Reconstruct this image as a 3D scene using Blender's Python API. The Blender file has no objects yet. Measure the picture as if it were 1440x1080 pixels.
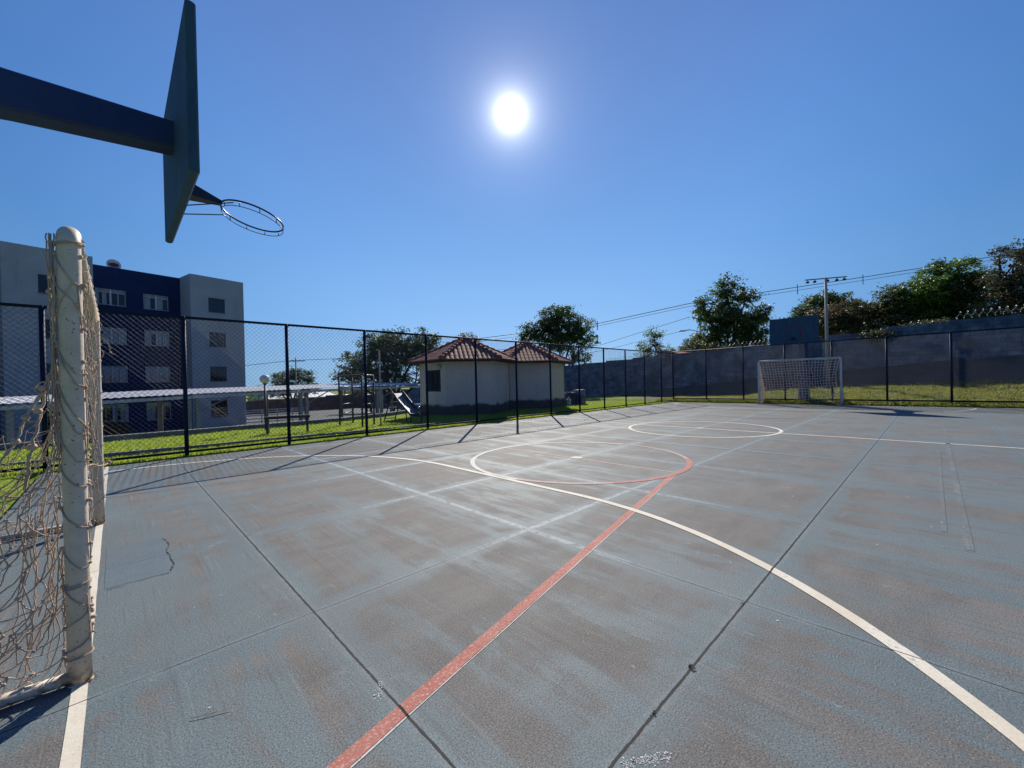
import bpy, math, random
from math import sin, cos, tan, pi, radians as R, sqrt, hypot
from mathutils import Vector, Matrix, noise as mnoise

rnd = random.Random(7)
scene = bpy.context.scene
col = scene.collection

# ------------------------------------------------------------------ helpers
class MB:
    """collects shapes; build() links them as ONE mesh object"""
    def __init__(s):
        s.v = []; s.f = []; s.m = []; s.sm = []
    def quad(s, a, b, c, d, m=0, smooth=False):
        n = len(s.v); s.v += [tuple(a), tuple(b), tuple(c), tuple(d)]
        s.f.append((n, n+1, n+2, n+3)); s.m.append(m); s.sm.append(smooth)
    def tri(s, a, b, c, m=0, smooth=False):
        n = len(s.v); s.v += [tuple(a), tuple(b), tuple(c)]
        s.f.append((n, n+1, n+2)); s.m.append(m); s.sm.append(smooth)
    def box(s, x0, x1, y0, y1, z0, z1, m=0, M=None):
        P = [Vector((x, y, z)) for z in (z0, z1) for y in (y0, y1) for x in (x0, x1)]
        if M is not None: P = [M @ p for p in P]
        n = len(s.v); s.v += [tuple(p) for p in P]
        for q in ((0,2,3,1), (4,5,7,6), (0,1,5,4), (2,6,7,3), (0,4,6,2), (1,3,7,5)):
            s.f.append(tuple(n+i for i in q)); s.m.append(m); s.sm.append(False)
    def bevbox(s, x0, x1, y0, y1, z0, z1, b=.01, m=0, M=None):
        # box with chamfered vertical and horizontal edges
        def ring(z, i):
            return [(x0+i+b, y0+i, z), (x1-i-b, y0+i, z), (x1-i, y0+i+b, z), (x1-i, y1-i-b, z),
                    (x1-i-b, y1-i, z), (x0+i+b, y1-i, z), (x0+i, y1-i-b, z), (x0+i, y0+i+b, z)]
        s.loft([ring(z0, b), ring(z0+b, 0), ring(z1-b, 0), ring(z1, b)], m, True, False, M)
    def loft(s, rings, m=0, caps=True, smooth=True, M=None):
        n = len(s.v); k = len(rings[0])
        for r in rings:
            for p in r:
                p = Vector(p)
                if M is not None: p = M @ p
                s.v.append(tuple(p))
        for i in range(len(rings)-1):
            for j in range(k):
                a = n+i*k+j; b = n+i*k+(j+1) % k
                s.f.append((a, b, b+k, a+k)); s.m.append(m); s.sm.append(smooth)
        if caps:
            s.f.append(tuple(n+j for j in reversed(range(k)))); s.m.append(m); s.sm.append(False)
            e = n+(len(rings)-1)*k
            s.f.append(tuple(e+j for j in range(k))); s.m.append(m); s.sm.append(False)
    def tube(s, pts, r, k=8, m=0, caps=True, closed=False, smooth=True):
        pts = [Vector(p) for p in pts]; n0 = len(s.v); N = len(pts)
        up = None
        for i, p in enumerate(pts):
            if closed: t = pts[(i+1) % N]-pts[i-1]
            else: t = pts[min(i+1, N-1)]-pts[max(i-1, 0)]
            if t.length < 1e-9: t = Vector((0, 0, 1))
            t.normalize()
            if up is None:
                up = t.orthogonal().normalized()
            up = (up - t*up.dot(t))
            if up.length < 1e-6: up = t.orthogonal()
            up.normalize(); w = t.cross(up)
            rr = r[i] if isinstance(r, (list, tuple)) else r
            for j in range(k):
                a = 2*pi*j/k
                s.v.append(tuple(p+up*(rr*cos(a))+w*(rr*sin(a))))
        L = N if closed else N-1
        for i in range(L):
            for j in range(k):
                a = n0+i*k+j; b = n0+i*k+(j+1) % k
                i2 = n0+((i+1) % N)*k
                s.f.append((a, b, i2+(j+1) % k, i2+j)); s.m.append(m); s.sm.append(smooth)
        if caps and not closed:
            s.f.append(tuple(n0+j for j in reversed(range(k)))); s.m.append(m); s.sm.append(False)
            e = n0+(N-1)*k
            s.f.append(tuple(e+j for j in range(k))); s.m.append(m); s.sm.append(False)
    def blob(s, c, r, m=0, u=6, w=4, sz=1.0):
        rings = []
        for i in range(1, w):
            a = pi*i/w
            rings.append([(c[0]+r*sin(a)*cos(2*pi*j/u), c[1]+r*sin(a)*sin(2*pi*j/u), c[2]-r*sz*cos(a)) for j in range(u)])
        s.loft(rings, m, True, True)
    def prism(s, poly, z0, z1, m=0, M=None):
        s.loft([[(p[0], p[1], z0) for p in poly], [(p[0], p[1], z1) for p in poly]], m, True, False, M)
    def mesh(s, name, mats):
        me = bpy.data.meshes.new(name); me.from_pydata(s.v, [], s.f)
        mats = mats if isinstance(mats, (list, tuple)) else [mats]
        for x in mats: me.materials.append(x)
        me.polygons.foreach_set('material_index', s.m)
        me.polygons.foreach_set('use_smooth', s.sm)
        me.update(); return me
    def build(s, name, mats, parent=None):
        o = bpy.data.objects.new(name, s.mesh(name, mats)); col.objects.link(o)
        if parent is not None: o.parent = parent
        return o

def part(name, mesh, parent, loc=(0, 0, 0)):
    o = bpy.data.objects.new(name, mesh); col.objects.link(o); o.parent = parent; o.location = loc
    return o
def tag(o, label, cat, group=None, kind=None):
    if label: o['label'] = label
    if cat: o['category'] = cat
    if group: o['group'] = group
    if kind: o['kind'] = kind
    return o
def thing(name, label, cat, loc=(0, 0, 0), rz=0, group=None):
    o = bpy.data.objects.new(name, None); col.objects.link(o); o.empty_display_size = .2
    o.location = loc; o.rotation_euler = (0, 0, rz)
    return tag(o, label, cat, group)
def struct(name, mb, m):
    return tag(mb.build(name, m), None, None, None, 'structure')

# ------------------------------------------------------------------ materials
class NT:
    def __init__(s, name):
        s.mat = bpy.data.materials.new(name); s.mat.use_nodes = True
        s.t = s.mat.node_tree; s.t.nodes.clear()
        s.out = s.t.nodes.new('ShaderNodeOutputMaterial')
        s._c = {}
    def n(s, typ, ins=None, **kw):
        x = s.t.nodes.new('ShaderNode'+typ)
        for k, v in kw.items(): setattr(x, k, v)
        for k, v in (ins or {}).items():
            i = x.inputs[k]
            if isinstance(v, bpy.types.NodeSocket): s.t.links.new(v, i)
            else: i.default_value = v
        return x
    def math(s, op, a, b=0.0, c=None, clamp=False):
        x = s.t.nodes.new('ShaderNodeMath'); x.operation = op; x.use_clamp = clamp
        for i, v in enumerate((a, b) if c is None else (a, b, c)):
            if isinstance(v, bpy.types.NodeSocket): s.t.links.new(v, x.inputs[i])
            else: x.inputs[i].default_value = v
        return x.outputs[0]
    def coord(s, which='Object'):
        if which not in s._c: s._c[which] = s.n('TexCoord').outputs[which]
        return s._c[which]
    def world(s):
        if 'w' not in s._c: s._c['w'] = s.n('NewGeometry').outputs['Position']
        return s._c['w']
    def scale(s, v, sc):
        m = s.n('Mapping', {'Vector': v}); m.inputs['Scale'].default_value = sc
        return m.outputs[0]
    def noise(s, v, sc, detail=3, rough=.55, dist=0):
        return s.n('TexNoise', {'Vector': v, 'Scale': sc, 'Detail': detail, 'Roughness': rough, 'Distortion': dist}).outputs['Fac']
    def ramp(s, f, a, b, lo=0., hi=1.):
        return s.n('MapRange', {'Value': f, 'From Min': a, 'From Max': b, 'To Min': lo, 'To Max': hi}, interpolation_type='SMOOTHSTEP').outputs[0]
    def mix(s, f, a, b):
        x = s.n('Mix', data_type='RGBA')
        for i, v in ((0, f), (6, a), (7, b)):
            if isinstance(v, bpy.types.NodeSocket): s.t.links.new(v, x.inputs[i])
            else: x.inputs[i].default_value = v if i == 0 else (*v[:3], 1)
        return x.outputs[2]
    def bump(s, h, st=.3, d=.01):
        return s.n('Bump', {'Height': h, 'Strength': st, 'Distance': d}).outputs[0]
    def pbsdf(s, colr, rough=.7, metal=0., normal=None, spec=.5, **kw):
        x = s.n('BsdfPrincipled')
        for k, v in (('Base Color', colr), ('Roughness', rough), ('Metallic', metal), ('Specular IOR Level', spec), ('Normal', normal)):
            if v is None: continue
            if isinstance(v, bpy.types.NodeSocket): s.t.links.new(v, x.inputs[k])
            else: x.inputs[k].default_value = (*v[:3], 1) if k == 'Base Color' else v
        return x.outputs[0]
    def done(s, sh):
        s.t.links.new(sh, s.out.inputs[0]); return s.mat

def simple(name, c, c2=None, rough=.7, metal=0., sc=6., amt=.5, bump=0., bsc=40., spec=.5, speck=None):
    t = NT(name); v = t.coord()
    f = t.ramp(t.noise(v, sc, 5, .6), .35, .7)
    cc = t.mix(f, c, c2 or tuple(x*(1-amt*.5) for x in c))
    if speck:
        k = t.ramp(t.noise(v, speck[1], 3, .65), speck[2], speck[2]+.05)
        cc = t.mix(k, cc, speck[0])
    nrm = t.bump(t.noise(v, bsc, 3), bump, .01) if bump else None
    return t.done(t.pbsdf(cc, rough, metal, nrm, spec))

def court_shader(t):
    """worn blue paint over trowelled concrete slabs with saw-cut joints"""
    w = t.world(); sep = t.n('SeparateXYZ', {0: w}); x, y = sep.outputs[0], sep.outputs[1]
    j1 = t.math('MULTIPLY', t.math('SUBTRACT', t.noise(w, 9, 4, .7), .5), .012)
    dx = t.math('PINGPONG', t.math('ADD', t.math('SUBTRACT', x, .945-1.81*20), j1), .905)
    dy = t.math('PINGPONG', t.math('ADD', t.math('SUBTRACT', y, .03-1.752*20), j1), .876)
    dm = t.math('MINIMUM', dx, dy)
    big = t.noise(w, .8, 6, .68, .4)
    med = t.noise(t.scale(w, (3.4, .42, 1)), 1.25, 7, .70, .2)       # roller strokes across the court
    med2 = t.noise(t.scale(w, (.8, 2.0, 1)), 1.7, 5, .66, .25)
    fine = t.noise(w, 42, 5, .75)
    grain = t.noise(w, 150, 3, .65)
    # paint left: more of it beside the joints
    band = t.ramp(t.math('ADD', dm, t.math('MULTIPLY', t.math('SUBTRACT', med2, .5), .30)), .06, .20, 1, 0)
    patchy = t.math('ADD', t.math('ADD', t.math('MULTIPLY', big, .42), t.math('MULTIPLY', med, .62)), t.math('MULTIPLY', t.math('SUBTRACT', fine, .5), .16))
    patchy = t.math('ADD', patchy, t.math('ADD', t.ramp(x, 1.3, .2, 0, .07), t.ramp(y, -3.2, -4.2, 0, .04)))
    paint = t.math('ADD', t.ramp(patchy, .50, .62), t.math('MULTIPLY', band, .75), clamp=True)
    paint = t.math('MULTIPLY', paint, t.ramp(fine, .25, .6, .6, 1.), clamp=True)
    cell = t.n('TexWhiteNoise', {'Vector': t.n('CombineXYZ', {
        0: t.math('FLOOR', t.math('DIVIDE', t.math('SUBTRACT', x, .945-36.2), 1.81)),
        1: t.math('FLOOR', t.math('DIVIDE', t.math('SUBTRACT', y, .03-35.04), 1.752)), 2: 0.0}).outputs[0]}, noise_dimensions='3D').outputs['Value']
    bare = t.mix(t.ramp(med2, .32, .68), (.186, .172, .153), (.134, .122, .108))
    bare = t.mix(t.math('MULTIPLY', t.ramp(t.noise(t.scale(w, (1.6, .7, 1)), .9, 5, .7), .52, .72), .75), bare, (.146, .118, .096))
    blue = t.mix(t.ramp(big, .4, .65), (.112, .164, .180), (.142, .186, .194))
    c = t.mix(paint, bare, blue)
    c = t.mix(t.math('MULTIPLY', cell, .22), c, (.09, .09, .09))
    dk = t.math('MULTIPLY', t.ramp(grain, .50, .64), .72)
    c = t.mix(dk, c, (.030, .032, .036))
    c = t.mix(t.math('MULTIPLY', t.ramp(grain, .47, .33), .5), c, (.34, .345, .35))
    c = t.mix(t.math('MULTIPLY', t.ramp(fine, .52, .70), .35), c, (.06, .058, .058))
    # salt bloom and scuffs
    sal = t.math('MULTIPLY', t.ramp(t.noise(w, 2.3, 6, .78, .6), .60, .74), .5)
    c = t.mix(sal, c, (.28, .32, .34))
    scr = t.math('MULTIPLY', t.ramp(t.noise(t.scale(w, (5, 1, 1)), 7, 3, .5, 1.5), .715, .75), .5)
    c = t.mix(scr, c, (.36, .37, .37))
    # chalky joint edges away from the near corner
    ch = t.math('MULTIPLY', t.ramp(t.math('ADD', dm, t.math('MULTIPLY', t.math('SUBTRACT', fine, .5), .05)), .010, .045, 1, 0), t.ramp(t.noise(w, 11, 5, .75), .36, .56))
    far = t.math('MULTIPLY', t.ramp(x, 1.6, 3.0), t.ramp(y, -3.1, -2.0))
    c = t.mix(t.math('MULTIPLY', ch, t.math('ADD', t.math('MULTIPLY', t.math('MULTIPLY', far, t.ramp(x, 3.2, 6.5, 1., .38)), .78), .14)), c, (.36, .385, .395))
    # the open groove
    gx = t.ramp(dx, .0020, .0045, 1, 0); gy = t.ramp(dy, .0020, .0045, 1, 0)
    keep = t.ramp(t.noise(w, 3.1, 3, .6), .36, .52, .45, 1)
    keep = t.math('MULTIPLY', keep, t.math('SUBTRACT', 1.0, t.math('MULTIPLY', far, .7)), clamp=True)
    gap = t.math('MULTIPLY', t.math('MAXIMUM', gx, gy), keep)
    wv = t.math('MULTIPLY', t.noise(w, 23, 3, .7), .006)
    strong = t.math('MAXIMUM', t.ramp(t.math('SUBTRACT', t.math('ABSOLUTE', t.math('ADD', t.math('SUBTRACT', x, .945), j1)), wv), .0016, .0036, 1, 0),
                    t.ramp(t.math('SUBTRACT', t.math('ABSOLUTE', t.math('ADD', t.math('ADD', y, 3.474), j1)), wv), .0020, .0040, 1, 0))
    gap = t.math('MAXIMUM', gap, strong)
    h = fine
    st_ = t.math('MULTIPLY', t.ramp(t.noise(t.scale(w, (26, .9, 1)), 1.4, 3, .6), .56, .70), .30)
    c = t.mix(st_, c, (.075, .07, .066))
    st2_ = t.math('MULTIPLY', t.ramp(t.noise(t.scale(w, (30, 1.1, 1)), 1.1, 3, .6), .60, .74), .28)
    c = t.mix(st2_, c, (.26, .275, .28))
    rough = t.ramp(paint, 0, 1, .80, .72)
    return c, gap, h, rough, fine, grain

def m_court():
    t = NT('court_concrete'); c, gap, h, rough, fine, grain = court_shader(t)
    c = t.mix(gap, c, (.006, .006, .008))
    return t.done(t.pbsdf(c, rough, 0, t.bump(h, .05, .004), .26))

def m_line(name, ca, cb, wear=(.40, .62), opac=1.0, under=None):
    t = NT(name); c, gap, h, rough, fine, grain = court_shader(t); w = t.world()
    a = t.noise(w, 38, 6, .8); b = t.noise(w, 3.0, 3, .6)
    pc = t.mix(t.ramp(b, .35, .65), ca, cb)
    if under: pc = t.mix(t.ramp(t.noise(w, 85, 4, .7), .50, .64, 0, .85), pc, under)
    pc = t.mix(t.ramp(grain, .56, .70, 0, .40), pc, tuple(q*.4 for q in ca))
    wr = t.ramp(t.math('ADD', t.math('MULTIPLY', a, .75), t.math('MULTIPLY', b, .35)), wear[0], wear[1], opac, 0)
    cc = t.mix(wr, c, pc)
    cc = t.mix(gap, cc, (.008, .008, .010))
    return t.done(t.pbsdf(cc, .78, 0, t.bump(h, .5, .004), .22))

def m_cream():
    t = NT('cream_paint_rusty'); v = t.world()
    c = t.mix(t.ramp(t.noise(v, 7, 5, .65), .35, .68), (.72, .60, .46), (.58, .485, .37))
    c = t.mix(t.ramp(t.noise(t.scale(v, (1, 1, .35)), 9, 4, .6), .58, .75, 0, .55), c, (.36, .27, .17))
    k = t.ramp(t.noise(v, 75, 2, .55), .67, .71)
    c = t.mix(k, c, (.10, .045, .02))
    k2 = t.ramp(t.noise(v, 27, 4, .7), .70, .73)
    c = t.mix(k2, c, (.045, .03, .022))
    z = t.n('SeparateXYZ', {0: v}).outputs[2]
    c = t.mix(t.math('MULTIPLY', t.ramp(z, .0, .09, 1, 0), t.ramp(t.noise(v, 30, 4, .7), .4, .6)), c, (.12, .06, .03))
    return t.done(t.pbsdf(c, .5, 0, t.bump(t.math('ADD', t.noise(v, 60, 3), t.math('MULTIPLY', k2, -1.5)), .3, .003), .25))

def m_leaf(name, c1, c2, c3=None, trans=.35, sc=.6):
    t = NT(name); w = t.world()
    c = t.mix(t.ramp(t.noise(w, sc, 3, .6), .35, .65), c1, c2)
    c = t.mix(t.ramp(t.noise(w, sc*9, 2, .6), .45, .75, 0, .8), c, c3 or tuple(q*1.5 for q in c2))
    a = t.pbsdf(c, .5, 0, None, .5)
    tr = t.n('BsdfTranslucent', {'Color': c}).outputs[0]
    return t.done(t.n('MixShader', {0: trans, 1: a, 2: tr}).outputs[0])

def m_blocks(name, c1, c2, joint, bw=.4, bh=.2, axis='x', stain=(.05, .05, .045)):
    t = NT(name); w = t.world(); s = t.n('SeparateXYZ', {0: w})
    hor = s.outputs[1] if axis == 'x' else s.outputs[0]
    v = t.n('CombineXYZ', {0: hor, 1: s.outputs[2], 2: 0.}).outputs[0]
    b = t.n('TexBrick', {'Vector': v, 'Color1': (*c1, 1), 'Color2': (*c2, 1), 'Mortar': (*joint, 1), 'Scale': 1., 'Mortar Size': .008,
                         'Bias': .0, 'Brick Width': bw, 'Row Height': bh})
    c = t.mix(t.ramp(t.noise(w, 1.3, 5, .65), .35, .7), b.outputs[0], stain)
    c = t.mix(t.ramp(t.noise(t.scale(w, (2.5, 2.5, .3)), 1.5, 4, .6), .55, .75, 0, .6), c, tuple(q*.6 for q in stain))
    c = t.mix(t.ramp(t.noise(t.scale(w, (3, 3, 1.2)), 2.2, 4, .7), .66, .76, 0, .5), c, tuple(q*1.9 for q in c1))
    return t.done(t.pbsdf(c, .9, 0, t.bump(b.outputs[1], -.5, .01), .2))

def m_grass():
    t = NT('grass_ground'); w = t.world()
    c = t.mix(t.ramp(t.noise(w, 1.1, 5, .65), .35, .65), (.20, .28, .024), (.26, .33, .034))
    c = t.mix(t.ramp(t.noise(w, 14, 4, .7), .45, .7), c, (.045, .075, .012))
    c = t.mix(t.ramp(t.noise(w, 2.7, 4, .7), .6, .72, 0, .75), c, (.16, .125, .06))
    return t.done(t.pbsdf(c, .95, 0, t.bump(t.noise(w, 60, 3), .8, .03), .15))

def m_glass():
    t = NT('window_glass')
    g = t.n('BsdfGlossy', {'Color': (.75, .8, .85, 1), 'Roughness': .03}).outputs[0]
    tr = t.n('BsdfTransparent', {'Color': (.72, .76, .8, 1)}).outputs[0]
    fr = t.math('ADD', t.math('MULTIPLY', t.n('LayerWeight', {'Blend': .3}).outputs[1], .5), .05)
    return t.done(t.n('MixShader', {0: fr, 1: tr, 2: g}).outputs[0])

def m_wall(name, c1, c2, stain_z=None, stain=(.03, .03, .03), sz_hi=.5):
    t = NT(name); w = t.world(); z = t.n('SeparateXYZ', {0: w}).outputs[2]
    c = t.mix(t.ramp(t.noise(w, .9, 5, .65), .3, .7), c1, c2)
    c = t.mix(t.ramp(t.noise(t.scale(w, (2, 2, .25)), 2.2, 4, .6), .55, .75, 0, .35), c, tuple(q*.55 for q in c1))
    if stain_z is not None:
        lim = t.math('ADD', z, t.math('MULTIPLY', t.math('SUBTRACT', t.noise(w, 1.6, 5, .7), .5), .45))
        c = t.mix(t.ramp(lim, stain_z, sz_hi, .93, 0), c, stain)  # darker towards the foot, with a ragged upper edge
    return t.done(t.pbsdf(c, .85, 0, t.bump(t.noise(w, 70, 3), .12, .01), .25))

def m_board():
    t = NT('weathered_blue_board'); w = t.world()
    c = t.mix(t.ramp(t.noise(t.scale(w, (3, 3, .8)), 2.5, 5, .65), .35, .65), (.022, .066, .135), (.034, .088, .135))
    c = t.mix(t.ramp(t.noise(t.scale(w, (6, 6, .6)), 4, 5, .7), .55, .72, 0, .7), c, (.042, .088, .118))
    c = t.mix(t.ramp(t.noise(w, 11, 4, .7), .66, .74, 0, .8), c, (.012, .02, .035))
    return t.done(t.pbsdf(c, .75, 0, t.bump(t.noise(t.scale(w, (1, 1, .2)), 30, 4), .35, .006), .3))

M = dict(
    court=m_court(),
    white_line=m_line('white_line_paint', (.66, .58, .45), (.73, .67, .55), (.60, .80)),
    thin_line=m_line('thin_white_line_paint', (.58, .55, .48), (.66, .64, .58), (.56, .74), .95),
    red_line=m_line('red_line_paint', (.38, .115, .082), (.42, .155, .115), (.62, .84), 1., (.58, .36, .31)),
    pink_line=m_line('worn_pink_line_paint', (.52, .30, .25), (.60, .46, .40), (.50, .70), .9),
    faint_line=m_line('faint_line_paint', (.30, .30, .29), (.33, .32, .31), (.36, .58), .8),
    patch=m_line('repair_patch', (.10, .145, .172), (.12, .16, .185), (.55, .85), .7),
    cream=m_cream(),
    bright_white=simple('white_goal_paint', (.62, .62, .62), (.46, .46, .47), .5, sc=5),
    rope=simple('net_rope', (.60, .47, .36), (.44, .32, .24), .9, sc=9, bump=.5, bsc=300, spec=.1),
    rope_far=simple('far_net_rope', (.80, .68, .58), (.66, .53, .44), .9, sc=2, spec=.1),
    navy=simple('navy_fence_paint', (.007, .011, .032), (.012, .018, .045), .6, sc=3, spec=.15),
    wire=simple('galvanised_wire', (.085, .10, .125), (.06, .07, .09), .55, .05, sc=2, spec=.2),
    razor=simple('razor_wire_metal', (.42, .42, .42), (.30, .30, .30), .45, .6),
    board=m_board(),
    arm=simple('navy_concrete_paint', (.010, .030, .13), (.014, .042, .15), .7, sc=3, bump=.3, bsc=25),
    ring=simple('dark_ring_metal', (.012, .013, .03), (.02, .02, .04), .35, .2),
    redmark=simple('faded_red_marking', (.16, .03, .06), (.10, .025, .055), .8, sc=5),
    grass=m_grass(),
    blade=m_leaf('grass_blades', (.29, .38, .030), (.36, .43, .045), (.22, .30, .03), .7, 1.2),
    bankblade=m_leaf('bank_grass_blades', (.23, .26, .045), (.33, .34, .075), (.17, .165, .06), .65, 1.6),
    kerb=simple('kerb_concrete', (.20, .20, .20), (.11, .11, .115), .9, sc=4, bump=.3),
    soil=simple('damp_bare_soil', (.030, .034, .038), (.020, .024, .026), .95, sc=2, bump=.5),  # upper bank ground with the wall's shade put into its colour
    bankground=simple('bank_thatch', (.085, .095, .030), (.055, .062, .025), .95, sc=3, bump=.5),
    asphalt=simple('car_park_asphalt', (.055, .055, .058), (.04, .04, .042), .9, sc=.8, bump=.3),
    blocks=m_blocks('grey_block_wall', (.20, .262, .335), (.11, .15, .205), (.055, .07, .09), stain=(.05, .075, .112)),
    brownblocks=m_blocks('brown_block_wall', (.22, .13, .10), (.17, .10, .08), (.15, .12, .10), axis='y', stain=(.12, .07, .055)),
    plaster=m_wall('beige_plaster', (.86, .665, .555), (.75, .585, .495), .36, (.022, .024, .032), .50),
    greywall=m_wall('grey_render', (.36, .395, .43), (.31, .34, .375)),
    bluewall=m_wall('navy_render', (.008, .022, .085), (.011, .028, .10)),
    tile=None,
    fascia=simple('dark_eaves_wood', (.035, .02, .015), (.02, .012, .01), .8),
    glass=m_glass(),
    dark=simple('dark_interior', (.006, .007, .012), (.01, .01, .015), .9),
    curtain=simple('pale_curtain', (.60, .60, .60), (.46, .47, .49), .9, sc=3),
    frame=simple('window_frame_metal', (.03, .035, .05), (.04, .045, .06), .5),
    whiteframe=simple('pale_window_frame', (.50, .51, .53), (.42, .43, .45), .5),
    shutter=simple('dark_louvre', (.035, .04, .06), (.05, .055, .075), .45),
    metalroof=simple('metal_roof_sheet', (.72, .71, .71), (.62, .61, .61), .5, .0, sc=.8),
    post=simple('concrete_post', (.40, .37, .33), (.30, .28, .25), .85, sc=3, bump=.3),
    darkmetal=simple('dark_play_paint', (.02, .022, .035), (.035, .03, .035), .5, sc=4),
    rust=simple('worn_steel_rung', (.28, .27, .26), (.16, .14, .13), .4, .5, sc=6),
    slide=simple('slide_sheet', (.06, .075, .12), (.10, .11, .14), .45, .2, sc=3),
    globe=simple('milky_globe', (.78, .70, .62), (.70, .62, .55), .35),
    bark=simple('tree_bark', (.055, .045, .038), (.035, .03, .027), .9, sc=4, bump=.6, bsc=14),
    wood=simple('weathered_timber', (.06, .05, .045), (.035, .03, .03), .85, sc=6, bump=.4),
    pole=simple('concrete_pole', (.40, .38, .36), (.31, .30, .29), .85, sc=2),
    cable=simple('power_cable', (.012, .014, .02), (.016, .018, .025), .6),
    lampmetal=simple('floodlight_metal', (.045, .05, .06), (.07, .075, .085), .4, .5),
    bluep=simple('blue_plastic', (.012, .025, .13), (.018, .04, .16), .4),
    lightbluep=simple('pale_blue_plastic', (.10, .16, .33), (.13, .2, .38), .4),
    jug=simple('white_plastic', (.55, .55, .55), (.46, .47, .48), .4),
    carwhite=simple('white_car_paint', (.72, .70, .66), (.66, .64, .6), .22, sc=1, spec=.6),
    cardark=simple('dark_car_paint', (.02, .022, .028), (.03, .03, .036), .2, sc=1, spec=.6),
    tyre=simple('tyre_rubber', (.015, .015, .015), (.02, .02, .02), .9),
    chrome=simple('wheel_alloy', (.45, .45, .46), (.35, .35, .36), .3, .8),
    lampglass=simple('headlight_lens', (.55, .56, .58), (.45, .46, .5), .12, spec=.8),
    railwhite=simple('white_rail_paint', (.66, .64, .61), (.45, .43, .41), .6),
    housewall=m_wall('distant_plaster', (.50, .47, .44), (.42, .40, .38)),
    straw=simple('dry_straw', (.38, .30, .17), (.30, .23, .12), .9),
    stain=simple('lime_stain', (.24, .28, .30), (.19, .22, .24), .9, sc=30), ruststain=simple('rust_stain', (.15, .09, .055), (.11, .07, .05), .9, sc=30),
    spill=simple('dried_white_paint', (.55, .55, .54), (.40, .41, .42), .8, sc=30),
)
def m_tile():
    t = NT('clay_roof_tile'); w = t.world()
    c = t.mix(t.ramp(t.noise(w, 3.2, 4, .7), .35, .65), (.42, .125, .07), (.28, .085, .055))
    c = t.mix(t.ramp(t.noise(w, 12, 5, .75), .5, .7, 0, .8), c, (.085, .045, .04))
    c = t.mix(t.ramp(t.noise(w, 1.5, 3, .6), .58, .7, 0, .6), c, (.34, .18, .12))
    return t.done(t.pbsdf(c, .80, 0, t.bump(t.noise(w, 40, 3), .25, .01), .5))
M['tile'] = m_tile()

# ------------------------------------------------------------------ terrain
def sst(a, b, x):
    t = min(1, max(0, (x-a)/(b-a))); return t*t*(3-2*t)
def lerpt(tab, x):
    if x <= tab[0][0]: return tab[0][1]
    for (a, b), (c, d) in zip(tab, tab[1:]):
        if x <= c: return b+(d-b)*(x-a)/(c-a)
    return tab[-1][1]
BANK = [(-9, .74), (-6.5, .70), (-2.7, .62), (0, .52), (2.0, .38), (3.2, .10), (6, .03), (12, .0)]
WALLBASE = [(-9, 1.98), (-5, 1.82), (4.2, 1.0), (13.9, .05), (20, -.5), (40, -1.6), (60, -2.6)]
WX = 29.
WALLTOP = [(-12, 4.05), (-7.1, 3.84), (-4.7, 3.76), (-2.4, 3.59), (4.15, 3.17), (8.44, 3.10), (10.67, 2.98), (13.87, 2.84), (18.9, 2.67), (40, 1.15), (60, -.2), (66, -.5)]
def ground_h(x, y):
    if -1.0 < x < 22.6 and -9 < y < 5.95: return -.06
    z = .012
    # car park below the far kerb, stepping round the kiosks
    edge = 11.25+2.4*sst(7, 9.5, x)
    if y > edge:
        z = .012 + (-1.36)*sst(edge, edge+.9, y) - .0145*max(0, y-edge-.9)
        z = max(z, -2.9)
    if x > 22.6:
        b = lerpt(BANK, y); wb = lerpt(WALLBASE, y)
        if y > 12: b = min(z, wb)
        up = b*min(1, max(0, (x-22.95)/3.3))
        if x > 26.25: up = b+(wb-b)*min(1, (x-26.25)/2.7)
        k = sst(14, 16, y)
        z = (max(up, 0.012)+.11*sst(22.55, 22.9, x)*(1 if y < 6 else 0))*(1-k) + min(up, z)*k if y > 12 else max(up, .012)+.10*sst(22.5, 22.9, x)
        if x > 60: z -= 0
    z += .03*mnoise.noise((x*.9, y*.9, 0)) if (x < -1.2 or y > 6.6 or x > 23.1) else 0
    if y < -10 or x < -8: z = min(z, .0)-.05 if x < 22 else z
    return z
def axis(ranges):
    o = []
    for a, b, n in ranges:
        o += [a+(b-a)*i/n for i in range(n)]
    return o+[ranges[-1][1]]
gx = axis([(-900, -60, 8), (-60, -8, 12), (-8, -1.05, 14), (-1.05, -.95, 1), (-.95, 22.5, 60), (22.5, 22.65, 1), (22.65, 29.4, 40), (29.4, 60, 22), (60, 900, 10)])
gy = axis([(-900, -60, 8), (-60, -9, 12), (-9, 5.9, 40), (5.9, 5.97, 1), (5.97, 16, 50), (16, 62, 40), (62, 900, 10)])
mb = MB(); nx = len(gx)
for y in gy:
    for x in gx: mb.v.append((x, y, ground_h(x, y)))
for j in range(len(gy)-1):
    for i in range(nx-1):
        a = j*nx+i; mb.f.append((a, a+1, a+nx+1, a+nx)); mb.sm.append(True)
        cx_, cy_ = (gx[i]+gx[i+1])/2, (gy[j]+gy[j+1])/2
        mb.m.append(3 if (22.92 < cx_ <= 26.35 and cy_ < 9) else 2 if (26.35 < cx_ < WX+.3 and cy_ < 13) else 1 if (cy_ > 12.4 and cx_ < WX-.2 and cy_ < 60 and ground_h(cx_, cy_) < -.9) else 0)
struct('ground', mb, [M['grass'], M['asphalt'], M['soil'], M['bankground']])

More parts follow.
